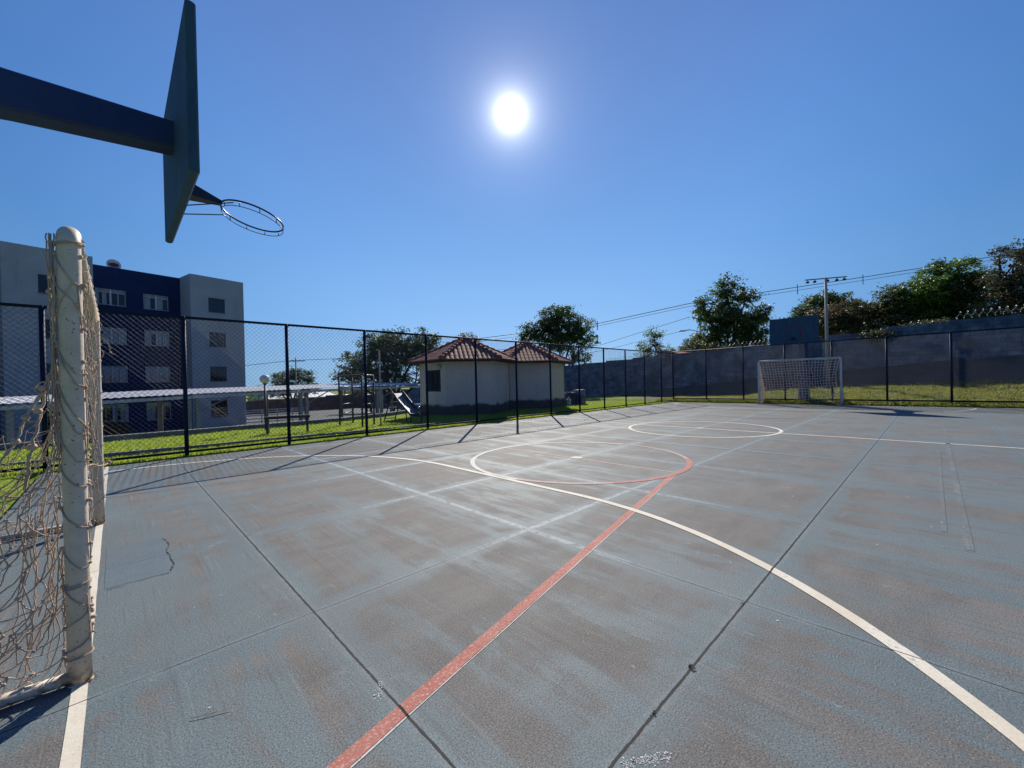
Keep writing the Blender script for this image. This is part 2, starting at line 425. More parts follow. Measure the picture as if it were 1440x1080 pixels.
# grass blades
def blades(name, n, pick, mat, hgt, label):
    b = MB(); r = random.Random(3)
    for _ in range(n):
        x, y = pick(r); z = ground_h(x, y)-.01
        h = hgt*r.uniform(.5, 1.3); a = r.uniform(0, 2*pi); w = r.uniform(.006, .014)*hgt/.05
        dx, dy = cos(a)*w, sin(a)*w; lx, ly = r.gauss(0, .45)*h, r.gauss(0, .45)*h
        b.tri((x-dx, y-dy, z), (x+dx, y+dy, z), (x+lx, y+ly, z+h))
    o = b.build(name, mat); tag(o, label, 'grass', None, 'stuff'); return o
def pick_l(r):
    while True:
        x = r.uniform(-1.6, 13) if r.random() < .75 else r.uniform(13, 22)
        y = r.uniform(5.88, 11.1)
        if r.random() < .5: y = 5.88+(y-5.88)*.45
        if mnoise.noise((x*.8, y*1.3, 3.)) > -.38 or y > 6.9: return x, y
blades('grass', 70000, pick_l, M['blade'], .055, 'short sunlit green grass strip between the side fence and the car park kerb')
def pick_b(r):
    while True:
        y_ = r.uniform(-9, 7)
        x = r.uniform(22.5, 26.45+.12*mnoise.noise((y_*2, 1, 0))); y = y_
        if x > 22.9 and mnoise.noise((x*2.6, y*2.6, 5.)) < -.12 and r.random() < .75: continue
        return x, y
blades('bank_grass', 80000, pick_b, M['bankblade'], .085, 'rough grass on the bank below the grey block wall behind the far goal')

# ------------------------------------------------------------------ court
mb = MB(); mb.box(-.75, 22.46, -8.6, 5.86, -.18, 0)
struct('court', mb, M['court'])
def ribbon(mb, pts, w, z=.002, closed=False, jit=.0015):
    pts = [Vector((p[0], p[1], 0)) for p in pts]; N = len(pts); L = []
    for i, p in enumerate(pts):
        t = (pts[(i+1) % N]-pts[i-1]) if closed else pts[min(i+1, N-1)]-pts[max(i-1, 0)]
        t.normalize(); n = Vector((-t.y, t.x, 0))
        ww = w[i] if isinstance(w, list) else w
        L.append((p+n*(ww/2+rnd.uniform(-jit, jit)), p-n*(ww/2+rnd.uniform(-jit, jit))))
    for i in range(N if closed else N-1):
        a, b = L[i], L[(i+1) % N]
        mb.quad((a[0].x, a[0].y, z), (a[1].x, a[1].y, z), (b[1].x, b[1].y, z), (b[0].x, b[0].y, z))
def seg(a, b, n=40): return [(a[0]+(b[0]-a[0])*i/n, a[1]+(b[1]-a[1])*i/n) for i in range(n+1)]
def arc(c, r, a0, a1, n=60): return [(c[0]+r*cos(a0+(a1-a0)*i/n), c[1]+r*sin(a0+(a1-a0)*i/n)) for i in range(n+1)]
def marking(name, pts, w, m, z=.004, closed=False):
    mb = MB(); ribbon(mb, pts, w, z*.5, closed); return struct(name, mb, m)
gl = seg((0, 5.86), (0, -8.5), 120)
marking('goal_line_marking', gl, [.052+.002*sst(2, -1, p[1]) for p in gl], M['white_line'])
def dee(x0, sgn, xr):
    a = arc((x0, 1.28), xr, pi/2, 0, 50); b = arc((x0, -1.35), xr, 0, -pi/2, 50)
    p = [(x0+sgn*(q[0]-x0), q[1]) for q in a+b]
    return p
marking('penalty_area_marking', dee(0, 1, 3.93), .075, M['white_line'], .008)
marking('far_penalty_area_marking', dee(22.1, -1, 3.93), .075, M['faint_line'], .008)
marking('far_penalty_area_end_marking', [(22.1-3.93*sin(a), -1.35-3.93*cos(a)) for a in [R(2+i*1.4) for i in range(26)]], .075, M['thin_line'], .012)
marking('far_penalty_area_end_marking', [(22.1-3.93*sin(a), 1.28+3.93*cos(a)) for a in [R(2+i*1.4) for i in range(16)]], .075, M['thin_line'], .012)
marking('far_goal_line_marking', seg((22.12, 5.86), (22.12, -8.5)), .05, M['thin_line'])
marking('midline_marking', seg((11.06, 5.4), (11.06, -8.5)), .062, M['white_line'])
marking('centre_circle_marking', arc((11.06, 0), 1.77, 0, 2*pi, 120)[:-1], .075, M['white_line'], .008, True)
C5 = (5.76, 0)
marking('free_throw_circle_red_marking', arc(C5, 1.77, R(-128), R(-55), 40), .085, M['red_line'], .008)
marking('free_throw_circle_pink_marking', arc(C5, 1.77, R(-170), R(-128), 26), .08, M['pink_line'], .008)
marking('free_throw_circle_pink_marking', arc(C5, 1.77, R(-55), R(5), 30), .075, M['pink_line'], .008)
marking('free_throw_circle_white_marking', arc(C5, 1.77, R(5), R(190), 80), .075, M['thin_line'], .008)
marking('key_line_marking', seg((-.1, -2.97), (5.60, -1.76)), .066, M['red_line'], .004)
marking('key_line_edge_marking', seg((-.09, -3.009), (5.58, -1.799)), .007, M['thin_line'], .004)
marking('key_line_faded_marking', seg((0, 2.95), (5.60, 1.76)), .07, M['faint_line'], .004)
marking('free_throw_line_marking', seg((5.72, -1.72), (5.72, 1.72)), .045, M['pink_line'], .004)
marking('far_free_throw_circle_marking', arc((16.36, 0), 1.77, 0, 2*pi, 90)[:-1], .07, M['faint_line'], .008, True)
marking('sideline_marking', seg((4.6, -4.42), (16, -4.42)), .055, M['faint_line'], .004)
marking('sideline_marking', seg((5.0, -4.30), (10, -4.30)), .03, M['faint_line'], .004)
marking('volley_line_marking', seg((8.1, 5.0), (8.1, -3)), .04, M['faint_line'], .004)
marking('volley_line_marking', seg((10.1, 5.4), (10.1, 1.4)), .05, M['thin_line'], .004)
for cx_, cy_, r_, m_ in ((5.76, 0, .10, 'thin_line'), (11.06, 0, .10, 'thin_line'), (16.36, .02, .12, 'faint_line')):
    mb = MB(); n0 = 20
    mb.v = [(cx_+r_*cos(2*pi*i/n0), cy_+r_*sin(2*pi*i/n0), .006) for i in range(n0)]; mb.f = [tuple(range(n0))]; mb.m = [0]; mb.sm = [False]
    struct('spot_marking', mb, M[m_])
# repaired patch with cracked edge
mb = MB(); P = [(.06, -.40), (.06, .60), (.25, .58), (.42, .52), (.44, .3), (.41, .1), (.43, -.2), (.40, -.40)]
mb.v = [(x, y, .0015) for x, y in P]; mb.f = [tuple(reversed(range(len(P))))]; mb.m = [0]; mb.sm = [False]
struct('court_patch', mb, M['patch'])
mb = MB()
def crack(pts, w):
    q = []
    for a, b in zip(pts, pts[1:]):
        for i in range(8):
            t = i/8; q.append((a[0]+(b[0]-a[0])*t+rnd.gauss(0, .006), a[1]+(b[1]-a[1])*t+rnd.gauss(0, .006)))
    ribbon(mb, q, [w*rnd.uniform(.1, 1.5) for _ in q], .0035)
crack([(.42, .52), (.44, .3), (.41, .1), (.43, -.2), (.40, -.40)], .008); crack([(.40, -.40), (.2, -.42), (.06, -.44)], .004)
struct('court_crack', mb, M['dark'])
mb = MB()
for (x, y, s_) in ((2.71, -3.47, 1), (1.98, -3.475, 1.3), (1.63, -3.47, .9), (1.05, -2.9, .0)):
    for _ in range(int(9*s_)):
        a = rnd.uniform(0, 2*pi); rr = rnd.uniform(.003, .009)*s_; px, py = x+rnd.gauss(0, .014), y+rnd.gauss(0, .008)
        mb.tri((px+rr*cos(a), py+rr*sin(a), .0012), (px+rr*cos(a+2), py+rr*sin(a+2), .0012), (px+rr*cos(a+4.2), py+rr*sin(a+4.2), .0012))
struct('joint_chips', mb, M['dark'])
mb = MB()
for cx_, cy_, dx_, dy_, n in ((1.43, -3.55, .075, -.05, 150), (.55, -3.1, .02, .1, 0), (.93, -2.58, .03, .05, 46), (3.1, -3.75, .05, .03, 30)):
    for _ in range(n):
        t = rnd.uniform(-1, 1); px, py = cx_+dx_*t+rnd.gauss(0, .009), cy_+dy_*t+rnd.gauss(0, .009); a = rnd.uniform(0, 6.3); rr = rnd.uniform(.0015, .006)
        mb.tri((px+rr*cos(a), py+rr*sin(a), .0012), (px+rr*cos(a+2), py+rr*sin(a+2), .0012), (px+rr*cos(a+4.2), py+rr*sin(a+4.2), .0012))
for _ in range(120):
    px, py = rnd.uniform(.3, 7), rnd.uniform(-4.5, 4.5); a = rnd.uniform(0, 6.3); rr = rnd.uniform(.002, .011)*(.6+px*.12)
    mb.tri((px+rr*cos(a), py+rr*sin(a), .0022), (px+rr*cos(a+2), py+rr*sin(a+2), .0022), (px+rr*cos(a+4.2), py+rr*sin(a+4.2), .0022))
struct('paint_splashes', mb, M['spill'])
mb = MB()
for k in range(70):
    f = rnd.random(); a = R(-60+150*f); rr_ = .135+rnd.gauss(0, .008); px, py = .03+rr_*cos(a)*1.1, -1.52+rr_*sin(a); d_ = rnd.uniform(.004, .012)
    mb.tri((px, py, .0012), (px+d_*rnd.uniform(-1, 1), py+d_*rnd.uniform(.3, 1), .0012), (px-d_*rnd.uniform(.3, 1), py+d_*rnd.uniform(-1, 1), .0012))
struct('water_stain', mb, M['stain'])
mb = MB()
for k in range(60):
    a = rnd.uniform(-1.2, 1.4); rr_ = .045+abs(rnd.gauss(0, .022)); px, py = rr_*cos(a), -1.54+rr_*sin(a); d_ = rnd.uniform(.003, .009)
    mb.tri((px, py, .0025), (px+d_*rnd.uniform(-1, 1), py+d_*rnd.uniform(.3, 1), .0025), (px-d_*rnd.uniform(.3, 1), py+d_*rnd.uniform(-1, 1), .0025))
struct('rust_stain', mb, M['ruststain'])
mb = MB(); mb.tube([(.33, -2.18, .006), (.37, -2.2, .008), (.45, -2.235, .007)], .0013, 5); mb.tube([(.37, -2.2, .008), (.42, -2.19, .010)], .0009, 5)
tag(mb.build('straw_stalk', M['straw']), 'small dry straw stalk lying on the court between the goal line and the red line', 'straw')

# ------------------------------------------------------------------ goals
def goal(name, label, loc, flip, mat, pr=.04):
    """frame: two posts, crossbar with bent elbows, base rails, back rail. Local -x is behind the goal."""
    t = thing(name, label, 'goal', loc, pi if flip else 0)
    W = 1.54; H = 2.04; el = .07
    for sy in (-1, 1):
        p = MB(); pts = [(0, sy*W, 0), (0, sy*W, .6), (0, sy*W, 1.3), (0, sy*W, H-el)]
        for i in range(1, 7):
            a = pi/2*i/6; pts.append((0, sy*(W-el*(1-cos(a))), H-el+el*sin(a)))
        p.tube(pts, pr, 20)
        p.tube([(0, sy*W, 0.001), (0, sy*W, .008)], pr*1.12, 20)
        p.build('post', mat, t)
        b = MB(); b.tube([(-pr*.6, sy*W, .034), (-.4, sy*W*.992, .032), (-1.05, sy*W*.985, .034)], .026, 12)
        b.build('base_rail', mat, t)
    c = MB(); c.tube([(0, -W+el, H), (0, -.5, H-.004), (0, .5, H-.006), (0, W-el, H)], pr, 20); c.build('crossbar', mat, t)
    b = MB(); b.tube([(-1.05, -W*.985, .034), (-1.05, W*.985, .034)], .026, 12); b.build('back_rail', mat, t)
    return t
ng = goal('futsal_goal', 'rusty cream futsal goal close by at the left with a torn sagging net', (0, 0, 0), False, M['cream'])
fg = goal('futsal_goal', 'small white futsal goal at the far end of the court below the blue backboard', (22.12, 0, 0), True, M['bright_white'])

# --- the torn net of the near goal
nb = MB(); r2 = random.Random(21)
def rope(pts, rad=.0026, wob=.003, n=5):
    """a wavy rope through the points (Catmull-Rom)"""
    P = [Vector(p) for p in pts]; out = []
    for i in range(len(P)-1):
        p0 = P[max(i-1, 0)]; p1 = P[i]; p2 = P[i+1]; p3 = P[min(i+2, len(P)-1)]
        for k in range(n):
            t = k/n
            q = .5*((2*p1)+(p2-p0)*t+(2*p0-5*p1+4*p2-p3)*t*t+(3*p1-p0-3*p2+p3)*t**3)
            if 0 < k: q += Vector((r2.gauss(0, wob), r2.gauss(0, wob), r2.gauss(0, wob)))*.6
            out.append(q)
    out.append(P[-1]); nb.tube(out, rad, 5)
def knot(p, r=.007): 
    nb.blob(p, r*r2.uniform(.8, 1.2), 0, 6, 4)
    if r2.random() < .35:
        d = Vector((r2.gauss(0, 1), r2.gauss(0, 1), r2.gauss(0, .8))).normalized()*r*r2.uniform(1.5, 3.5)
        nb.tube([p, Vector(p)+d*.6, Vector(p)+d+Vector((0, 0, -.004))], [.0026, .0026, .0012], 5)
def netgrid(fn, nu, nv, jit, rad=.0026, miss=.06, wob=.003):
    G = [[None]*(nv+1) for _ in range(nu+1)]
    for i in range(nu+1):
        for j in range(nv+1):
            p = Vector(fn(i/nu, j/nv)); jj = jit*(.25 if i == 0 else 1)
            G[i][j] = p+Vector((r2.gauss(0, jj), r2.gauss(0, jj), r2.gauss(0, jj)))
            G[i][j].z = max(G[i][j].z, .012)
    for i in range(nu+1):
        for j in range(nv+1):
            p = G[i][j]
            for q in ((i+1, j), (i, j+1)):
                if q[0] <= nu and q[1] <= nv and r2.random() > miss:
                    b = G[q[0]][q[1]]; d = (b-p).length
                    m1 = p.lerp(b, .33)-Vector((0, 0, .10*d)); m2 = p.lerp(b, .67)-Vector((0, 0, .10*d))
                    rope([p, m1, m2, b], rad, wob, 3)
            knot(p, rad*2.5)
    return G
# near side panel: top edge has come down, it runs from the post at 1.45 m to the back rail
def side_near(u, v):
    x = -.045-1.0*(u**1.15); zt = 1.42*(1-u)**1.45*(1-.12*sin(u*9))
    zz = .03+v*max(zt-.03, .05)
    return (x, -1.535+.05*sin(v*5+u*6)*u+.02, zz)
netgrid(side_near, 13, 12, .022, .0029, .08)
# slack folds of the same panel lying behind it
def fold(u, v):
    x = -.06-.50*u; zt = (1.05-1.15*u)
    return (x, -1.50+.10*sin(u*8+v*3), .04+v*max(zt, .06))
netgrid(fold, 7, 8, .04, .0025, .3)
# far side panel and back panel
def side_far(u, v): return (-.05-1.0*u, 1.52, .03+v*max(1.55*(1-u)**1.1, .05))
netgrid(side_far, 12, 13, .03, .0029, .08)
def back(u, v): return (-1.04+.45*v*v, -1.5+3.0*u, .04+v*.75)
netgrid(back, 22, 7, .045, .0027, .15)
# the sagging doubled top rope with fat knots
for off in (0, .012):
    rope([(-.045, -1.535, 1.50+off), (-.06, -1.54, 1.42), (-.09+off, -1.545, 1.335), (-.14, -1.54+off, 1.21), (-.17, -1.54, 1.11), (-.21, -1.55, 1.03), (-.3, -1.55, .85), (-.45, -1.5, .55)], .0045, .006)
rope([(-.075, -1.54, 1.37), (-.10, -1.52, 1.24), (-.115, -1.53, 1.13), (-.135, -1.54, 1.02), (-.15, -1.52, .90)], .006, .006)
for p in ((-.09, -1.545, 1.335), (-.14, -1.535, 1.21), (-.17, -1.54, 1.11), (-.105, -1.53, 1.235), (-.125, -1.53, 1.08)): knot(p, .017)
for p in ((-.09, -1.545, 1.335), (-.12, -1.535, 1.215)):
    c = Vector(p); rope([c+Vector((.02*cos(a), .01*sin(a), .026*sin(a))) for a in [i*2*pi/8 for i in range(9)]], .0035, .002)
# dense slack strands just behind the near post
for k in range(12):
    x0 = -.05-.13*r2.random(); y0 = -1.5+r2.gauss(0, .05); z1 = r2.uniform(.55, .98)
    rope([(x0+r2.gauss(0, .012), y0, z1), (x0-.02+r2.gauss(0, .018), y0, z1-.2), (x0-.01+r2.gauss(0, .02), y0, max(.2, z1-.42)), (x0-.05, y0, max(.03, z1-.62))], .0026, .007)
# bundle hanging on the back of the near post
for k in range(7):
    x0 = -.052+r2.gauss(0, .006); y0 = -1.545+r2.gauss(0, .012); z = 2.02; pts = []
    while z > .95: pts.append((x0+r2.gauss(0, .005), y0+r2.gauss(0, .008), z)); z -= r2.uniform(.09, .16)
    rope(pts, .0027, .003)
for z in (1.98, 1.86, 1.76, 1.69, 1.60, 1.52, 1.44, 1.33, 1.24, 1.12, 1.02): knot((-.052+r2.gauss(0, .004), -1.545, z), .011)
# curtain of bunched strands hanging straight down from the crossbar
for k in range(26):
    y0 = r2.uniform(-1.3, 1.25); x0 = r2.gauss(-.004, .016); z1 = 2.0; zb = r2.uniform(.45, 1.25) if r2.random() < .8 else r2.uniform(.1, .5); pts = []
    z = z1
    while z > zb: pts.append((x0+r2.gauss(0, .010), y0+r2.gauss(0, .02), z)); z -= r2.uniform(.08, .15)
    if len(pts) > 1:
        rope(pts, .0029, .004)
        for p in pts[1::2]: knot(p, .0075)
for k in range(14):
    y0 = r2.uniform(-1.2, 1.1); z0 = r2.uniform(.7, 1.95); l = r2.uniform(.08, .3)
    rope([(r2.gauss(0, .012), y0, z0), (r2.gauss(.005, .012), y0+l*.5, z0-r2.uniform(.02, .08)), (r2.gauss(0, .012), y0+l, z0+r2.gauss(0, .03))], .0028, .004)
# loose loops and frayed ends poking past the posts
for (a, b, c) in (((.0, .9, 1.75), (.07, .95, 1.66), (.03, 1.0, 1.6)), ((.0, 1.3, 1.9), (.10, 1.35, 1.78), (.11, 1.36, 1.70)), ((.03, .4, 1.9), (.07, .5, 1.86), (.02, .6, 1.80)),
                  ((.02, -1.3, .95), (.09, -1.0, .90), (.10, -.9, .905)), ((.0, -.6, 1.55), (.06, -.5, 1.48), (.02, -.4, 1.42))):
    rope([a, b, c], .003, .006); knot(c, .012)
    for _ in range(5): rope([c, Vector(c)+Vector((r2.gauss(.012, .012), r2.gauss(0, .012), r2.gauss(-.008, .016)))], .0012, .002, 2)
# lacing round the posts and the crossbar
def lace(axis0, z0, z1, step, rr=.0435, sgn=1):
    z = z0; a = r2.uniform(0, 6)
    pts = []
    while z < z1:
        pts.append((axis0[0]+rr*cos(a), axis0[1]+rr*sin(a), z)); a += sgn*pi/5; z += step*r2.uniform(.5, 1.5)/10
    rope(pts, .0029, .0012, 2)
POSTROPES = [  # (height left, height middle, height right, sag) of single strands crossing the face of the near post
    (1.93, 1.80, 1.78, .0), (1.66, 1.80, 1.79, .0), (1.80, 1.72, 1.58, .0), (1.52, 1.42, 1.40, .02), (1.52, 1.36, 1.33, .01), (1.36, 1.22, 1.12, .02), (1.30, 1.15, 1.12, .02),
    (1.13, 1.03, 1.02, .03), (.98, .92, .90, .03), (.80, .74, .70, .03), (.62, .55, .55, .03), (.45, .38, .30, .02), (.26, .30, .36, .0), (.15, .18, .24, .0)]
for zl, zm, zr_, sg in POSTROPES:
    # the side turned to the camera runs from the back of the post (-x) over the front (-y) to the court side (+x)
    pts = []
    for i in range(11):
        f = i/10; a = R(190+f*195); z = (zl*(1-f)+zm*f*2*0 if False else (zl+(zm-zl)*f*2 if f < .5 else zm+(zr_-zm)*(f-.5)*2))-sg*sin(pi*f)
        pts.append((.0435*cos(a), -1.54+.0435*sin(a), z))
    rope(pts, .0028, .0012, 2); knot(pts[7+(len(pts) % 2)], .0075)
    for q in (pts[0], pts[-1]): knot(q, .010)
    if zl > .9 and r2.random() < .6: e = Vector(pts[-1])+Vector((-.012, .02, 0)); rope([e, e+Vector((r2.uniform(0, .008), .02, -r2.uniform(.06, .16))), e+Vector((-.02, .05, -r2.uniform(.16, .26)))], .0028, .003)
for z0_, z1_ in ((1.42, 1.05), (1.15, .98), (.72, .55), (.40, .18), (1.79, 1.58)):
    a = R(r2.uniform(300, 345)); rope([(.0435*cos(a), -1.54+.0435*sin(a), z0_), (.044*cos(a+.15), -1.54+.044*sin(a+.15), (z0_+z1_)/2), (.0435*cos(a+.3), -1.54+.0435*sin(a+.3), z1_)], .0026, .001)
lace((0, 1.54), .05, 1.95, .17); 
for z in (1.985, 1.978, .125, .44, .45):
    rope([(.0445*cos(a), -1.54+.0445*sin(a), z+.006*cos(a)) for a in [i*2*pi/14 for i in range(15)]], .0032, .0006, 2)
for z in (1.985, 1.93, 1.80, 1.60, 1.45, 1.28, 1.05, .82, .62, .42, .28): knot((r2.choice((.044, .035, .046)), -1.54-.02*r2.random(), z), .010)
pts = []
for i in range(60):
    a = i*pi/3; pts.append((.044*cos(a), -1.4+2.8*i/59, 2.037+.044*sin(a)))
rope(pts, .0029, .001, 2)
o = nb.build('net', M['rope'], ng); o['label'] = 'torn knotted net of frayed brown rope'

# --- the tidy net of the far goal
nb2 = MB(); r3 = random.Random(5)
def fnet(fn, nu, nv, jit=.012):
    G = [[Vector(fn(i/nu, j/nv))+Vector((r3.gauss(0, jit), r3.gauss(0, jit), r3.gauss(0, jit))) for j in range(nv+1)] for i in range(nu+1)]
    for i in range(nu+1): nb2.tube(G[i], .0105, 4, caps=False)
    for j in range(nv+1): nb2.tube([G[i][j] for i in range(nu+1)], .0105, 4, caps=False)
# world side: the goal is turned by pi, so local +y is to the right of the picture
def fback(u, v):
    y = -1.5+3.0*u; lean = 1.0*(1-v)**.8
    sag = .10*sin(pi*u)*(1-v)+.05*sin(u*11)*(1-v)*v*4
    return (-.02-lean*(.75+.25*cos(u*3)), y-.18*sst(.5, 1, u)*sin(pi*v), .03+1.97*v-sag*.35)
fnet(fback, 25, 17)
fnet(lambda u, v: (-.03-.95*u, 1.50, .03+v*(1.95-1.8*u)), 8, 16)
fnet(lambda u, v: (-.03-.95*u, -1.50, .03+v*(1.95-1.8*u)), 8, 16)
o = nb2.build('net', M['rope_far'], fg); o['label'] = 'intact square-meshed net of pale pinkish rope'

# ------------------------------------------------------------------ basketball hoops
def hoop(label, loc, flip, droop, red):
    t = thing('basketball_hoop', label, 'basketball hoop', loc, pi if flip else 0)
    # local: board faces +x, its front at x = 0
    b = MB(); b.bevbox(-.058, 0, -.9, .9, 2.74, 3.87, .012); bd = b.build('backboard', M['board'], t)
    if red:
        m = MB(); y0, y1, z0, z1, w = -.29, .29, 2.98, 3.47, .05
        m.box(0.001, .004, y0, y1, z1-w, z1); m.box(0.001, .004, y0, y0+w, z0, z1-w); m.box(.001, .004, y1-w, y1, z0, z1-w)
        m.build('target_square', M['redmark'], bd)
    a = MB(); rings = []
    for x, zb, zt, w in ((-.058, 3.24, 3.45, .10), (-.9, 3.165, 3.43, .10), (-1.75, 3.06, 3.42, .13)):
        rings.append([(x, -w, zb+.02), (x, -w+.02, zb), (x, w-.02, zb), (x, w, zb+.02), (x, w, zt-.02), (x, w-.02, zt), (x, -w+.02, zt), (x, -w, zt-.02)])
    a.loft(list(reversed(rings)), 0, True, False); a.build('arm', M['arm'], t)
    p = MB(); rings = []
    for z, w, d in ((-.1, .19, .26), (1.6, .17, .22), (3.0, .155, .19), (3.55, .15, .18)):
        x = -1.9; rings.append([(x-d, -w+.02, z), (x-d+.02, -w, z), (x+d-.02, -w, z), (x+d, -w+.02, z), (x+d, w-.02, z), (x+d-.02, w, z), (x-d+.02, w, z), (x-d, w-.02, z)])
    p.loft(rings, 0, True, False); p.build('post', M['arm'], t)
    r = MB(); tl = R(droop); cx_, cz_, rr = .49, 2.86, .245
    def rp(a, q, dz=0): return (cx_+q*cos(a)*cos(tl)-dz*sin(tl)*-0, q*sin(a), cz_-q*cos(a)*sin(tl)+dz)
    r.tube([rp(2*pi*i/36, rr) for i in range(36)], .0072, 10, closed=True)
    r.tube([rp(2*pi*i/36, rr*.985, -.042) for i in range(36)], .0032, 6, closed=True)
    for i in range(10):
        a = 2*pi*(i+.5)/10; r.tube([rp(a, rr), rp(a, rr*.985, -.042)], .0035, 5)
    rg = r.build('ring', M['ring'], t)
    n = MB(); zf = cz_+rr*sin(tl)
    n.loft([[(0.001, -.075, zf+.10), (0.001, .075, zf+.10), (0.001, .075, zf-.02), (0.001, -.075, zf-.02)],
            [(cx_-rr*cos(tl)+.006, -.022, zf+.012), (cx_-rr*cos(tl)+.006, .022, zf+.012), (cx_-rr*cos(tl)+.006, .022, zf-.02), (cx_-rr*cos(tl)+.006, -.022, zf-.02)]], 0, True, False)
    n.build('bracket', M['ring'], t)
    for sy in (-1, 1):
        s_ = MB(); s_.tube([(0.001, sy*.11, zf-.13), rp(pi-sy*.75, rr, -.02)], .0045, 6); s_.build('stay', M['ring'], t)
    return t
hoop('blue wooden basketball backboard seen side on overhead with its drooping dark ring', (.57, 0, 0), False, 14, False)
hoop('distant blue basketball backboard with a red square on its post behind the white goal', (21.5, 0, 0), True, 6, True)

# ------------------------------------------------------------------ chain link fences
PITCH = .089
def wire_panel(w, h, z0, rad=.0027):
    """diamond mesh between x = 0..w, z = z0..h, as crossing wires"""
    m = MB(); H = h-z0
    for s in (1, -1):
        n = int((w+H)/PITCH)+2
        for k in range(n):
            c = -H+k*PITCH if s > 0 else k*PITCH
            pts = []
            # x = c + s*(z - z0)  ->  clip to the panel
            if s > 0: za, zb = max(0, -c), min(H, w-c); xa, xb = c+za, c+zb
            else: za, zb = max(0, c-w), min(H, c); xa, xb = c-za, c-zb
            if zb-za < .02: continue
            o_ = .0024*s
            m.tube([(xa, o_, z0+za), (xb, o_, z0+zb)], rad, 5, caps=False)
    return m
PR = .036
def rail(mb, a, b, r=.02): mb.tube([a, b], r, 10)
def fence(name, label, P0, dirv, stations, H, zb, rb=.024, wr=.0027):
    ang = math.atan2(dirv[1], dirv[0])
    t = thing(name, label, 'fence', (P0[0], P0[1], 0), ang)
    pm = MB(); pm.tube([(0, 0, -.1), (0, 0, H+.01)], PR, 12); pm.blob((0, 0, H+.01), PR*1.1, 0, 10, 4, .5)
    post = pm.mesh('post', M['navy'])
    for s in stations: part('post', post, t, (s, 0, zb if s >= 0 else zb))
    a, b = stations[0], stations[-1]
    m = MB(); m.tube([(a, 0, zb+H), (b, 0, zb+H)], .026, 12); m.build('top_rail', M['navy'], t)
    m = MB(); m.tube([(a, 0, zb+.09), (b, 0, zb+.085)], rb, 12); m.build('bottom_rail', M['navy'], t)
    cache = {}
    for s0, s1 in zip(stations, stations[1:]):
        w = round(s1-s0, 3)
        if w not in cache: cache[w] = wire_panel(w, H-.01, .095, wr).mesh('mesh_panel', M['wire'])
        part('mesh_panel', cache[w], t, (s0, 0, zb))
    return t
st = [1.13+1.85*k for k in range(-2, 12)]+[22.92]
fence('chain_link_fence', 'navy chain link fence along the left side of the court beside the grass strip', (0, 6.07), (1, 0), st, 2.755, .0)
st2 = [0, 1.82, 3.63, 5.42, 7.2, 8.99, 10.8, 12.6, 14.4]
fence('chain_link_fence', 'navy chain link fence across the far end of the court behind the white goal', (22.92, 6.07), (0, -1), st2, 2.70, .12, .034, .0034)

# ------------------------------------------------------------------ boundary walls and razor wire
mb = MB(); y = -12.
while y < 65:
    w = 2.4; zt = round(lerpt(WALLTOP, y+w/2)/.1)*.1 + (.04 if int(y*10) % 3 else 0); zl = min(ground_h(WX, y), ground_h(WX, y+w))-.4
    mb.box(WX, WX+.2, y, y+w-.004, zl, zt)
    mb.box(WX-.04, WX-.003, y-.12, y+.12, zl, zt-.03)
    y += w
tag(mb.build('block_wall', M['blocks']), 'long stepped grey concrete block wall behind the far end fence', 'wall')
mb = MB(); x = 4.
while x < WX-.1:
    zt = -.25+.012*(x-14)+(.25 if x > 20 else 0)
    mb.box(x, min(x+3, WX-.05)-.004, 57, 57.2, -4, zt); x += 3
tag(mb.build('block_wall', M['brownblocks']), 'brown block wall at the back of the car park beyond the climbing frame', 'wall')
def razor(label, y0, y1, rad=.17):
    m = MB(); L = abs(y1-y0); n = int(L/.24); pts = []
    rr = random.Random(int(y0*10))
    for i in range(n*14):
        f = i/(n*14); a = 2*pi*i/14; yy = y0+(y1-y0)*f
        z = lerpt(WALLTOP, yy)+.06
        pts.append((WX+.1+rad*.7*cos(a), yy+.05*sin(a*2), z+rad+rad*sin(a)))
    m.tube(pts, .007, 5)
    for i in range(0, len(pts), 3):
        p = Vector(pts[i]); d = Vector((rr.gauss(0, 1), rr.gauss(0, 1), rr.gauss(0, 1))).normalized()*.03
        m.tube([p-d, p+d], .004, 4)
    tag(m.build('razor_wire', M['razor']), label, 'razor wire', 'coils of razor wire along the block wall')
razor('coil of razor wire on the wall under the tall trees at the right edge', -11.5, -5.0)
razor('coil of razor wire on the wall left of the far backboard', 1.5, 5.9, .15)
razor('thin coil of razor wire on the wall just right of the tiled kiosks', 10.4, 14.4, .12)

# kerbs
mb = MB(); P = [(-6, 7.35), (0, 7.3), (3, 7.1), (5.2, 6.9), (7.5, 6.78), (9.0, 6.75)]
for a, b in zip(P, P[1:]):
    d = (Vector(b)-Vector(a)); ang = math.atan2(d.y, d.x); Mx = Matrix.Translation((a[0], a[1], 0)) @ Matrix.Rotation(ang, 4, 'Z')
    n = max(1, int(d.length/1.0))
    for i in range(n): mb.box(d.length*i/n+.004, d.length*(i+1)/n-.004, -.05, .05, -.1, .085+rnd.uniform(-.006, .006), 0, Mx)
tag(mb.build('garden_kerb', M['kerb']), 'low dark kerb lying in the grass just behind the side fence', 'kerb')
mb = MB(); P = [(-14, 10.9), (-6, 10.95), (0, 10.98), (3.7, 11.04), (6.1, 11.1), (8.5, 12.0), (10.4, 13.2)]
for a, b in zip(P, P[1:]):
    d = (Vector(b)-Vector(a)); ang = math.atan2(d.y, d.x); Mx = Matrix.Translation((a[0], a[1], 0)) @ Matrix.Rotation(ang, 4, 'Z')
    mb.box(0, d.length, -.11, .11, -.9, .15, 0, Mx)
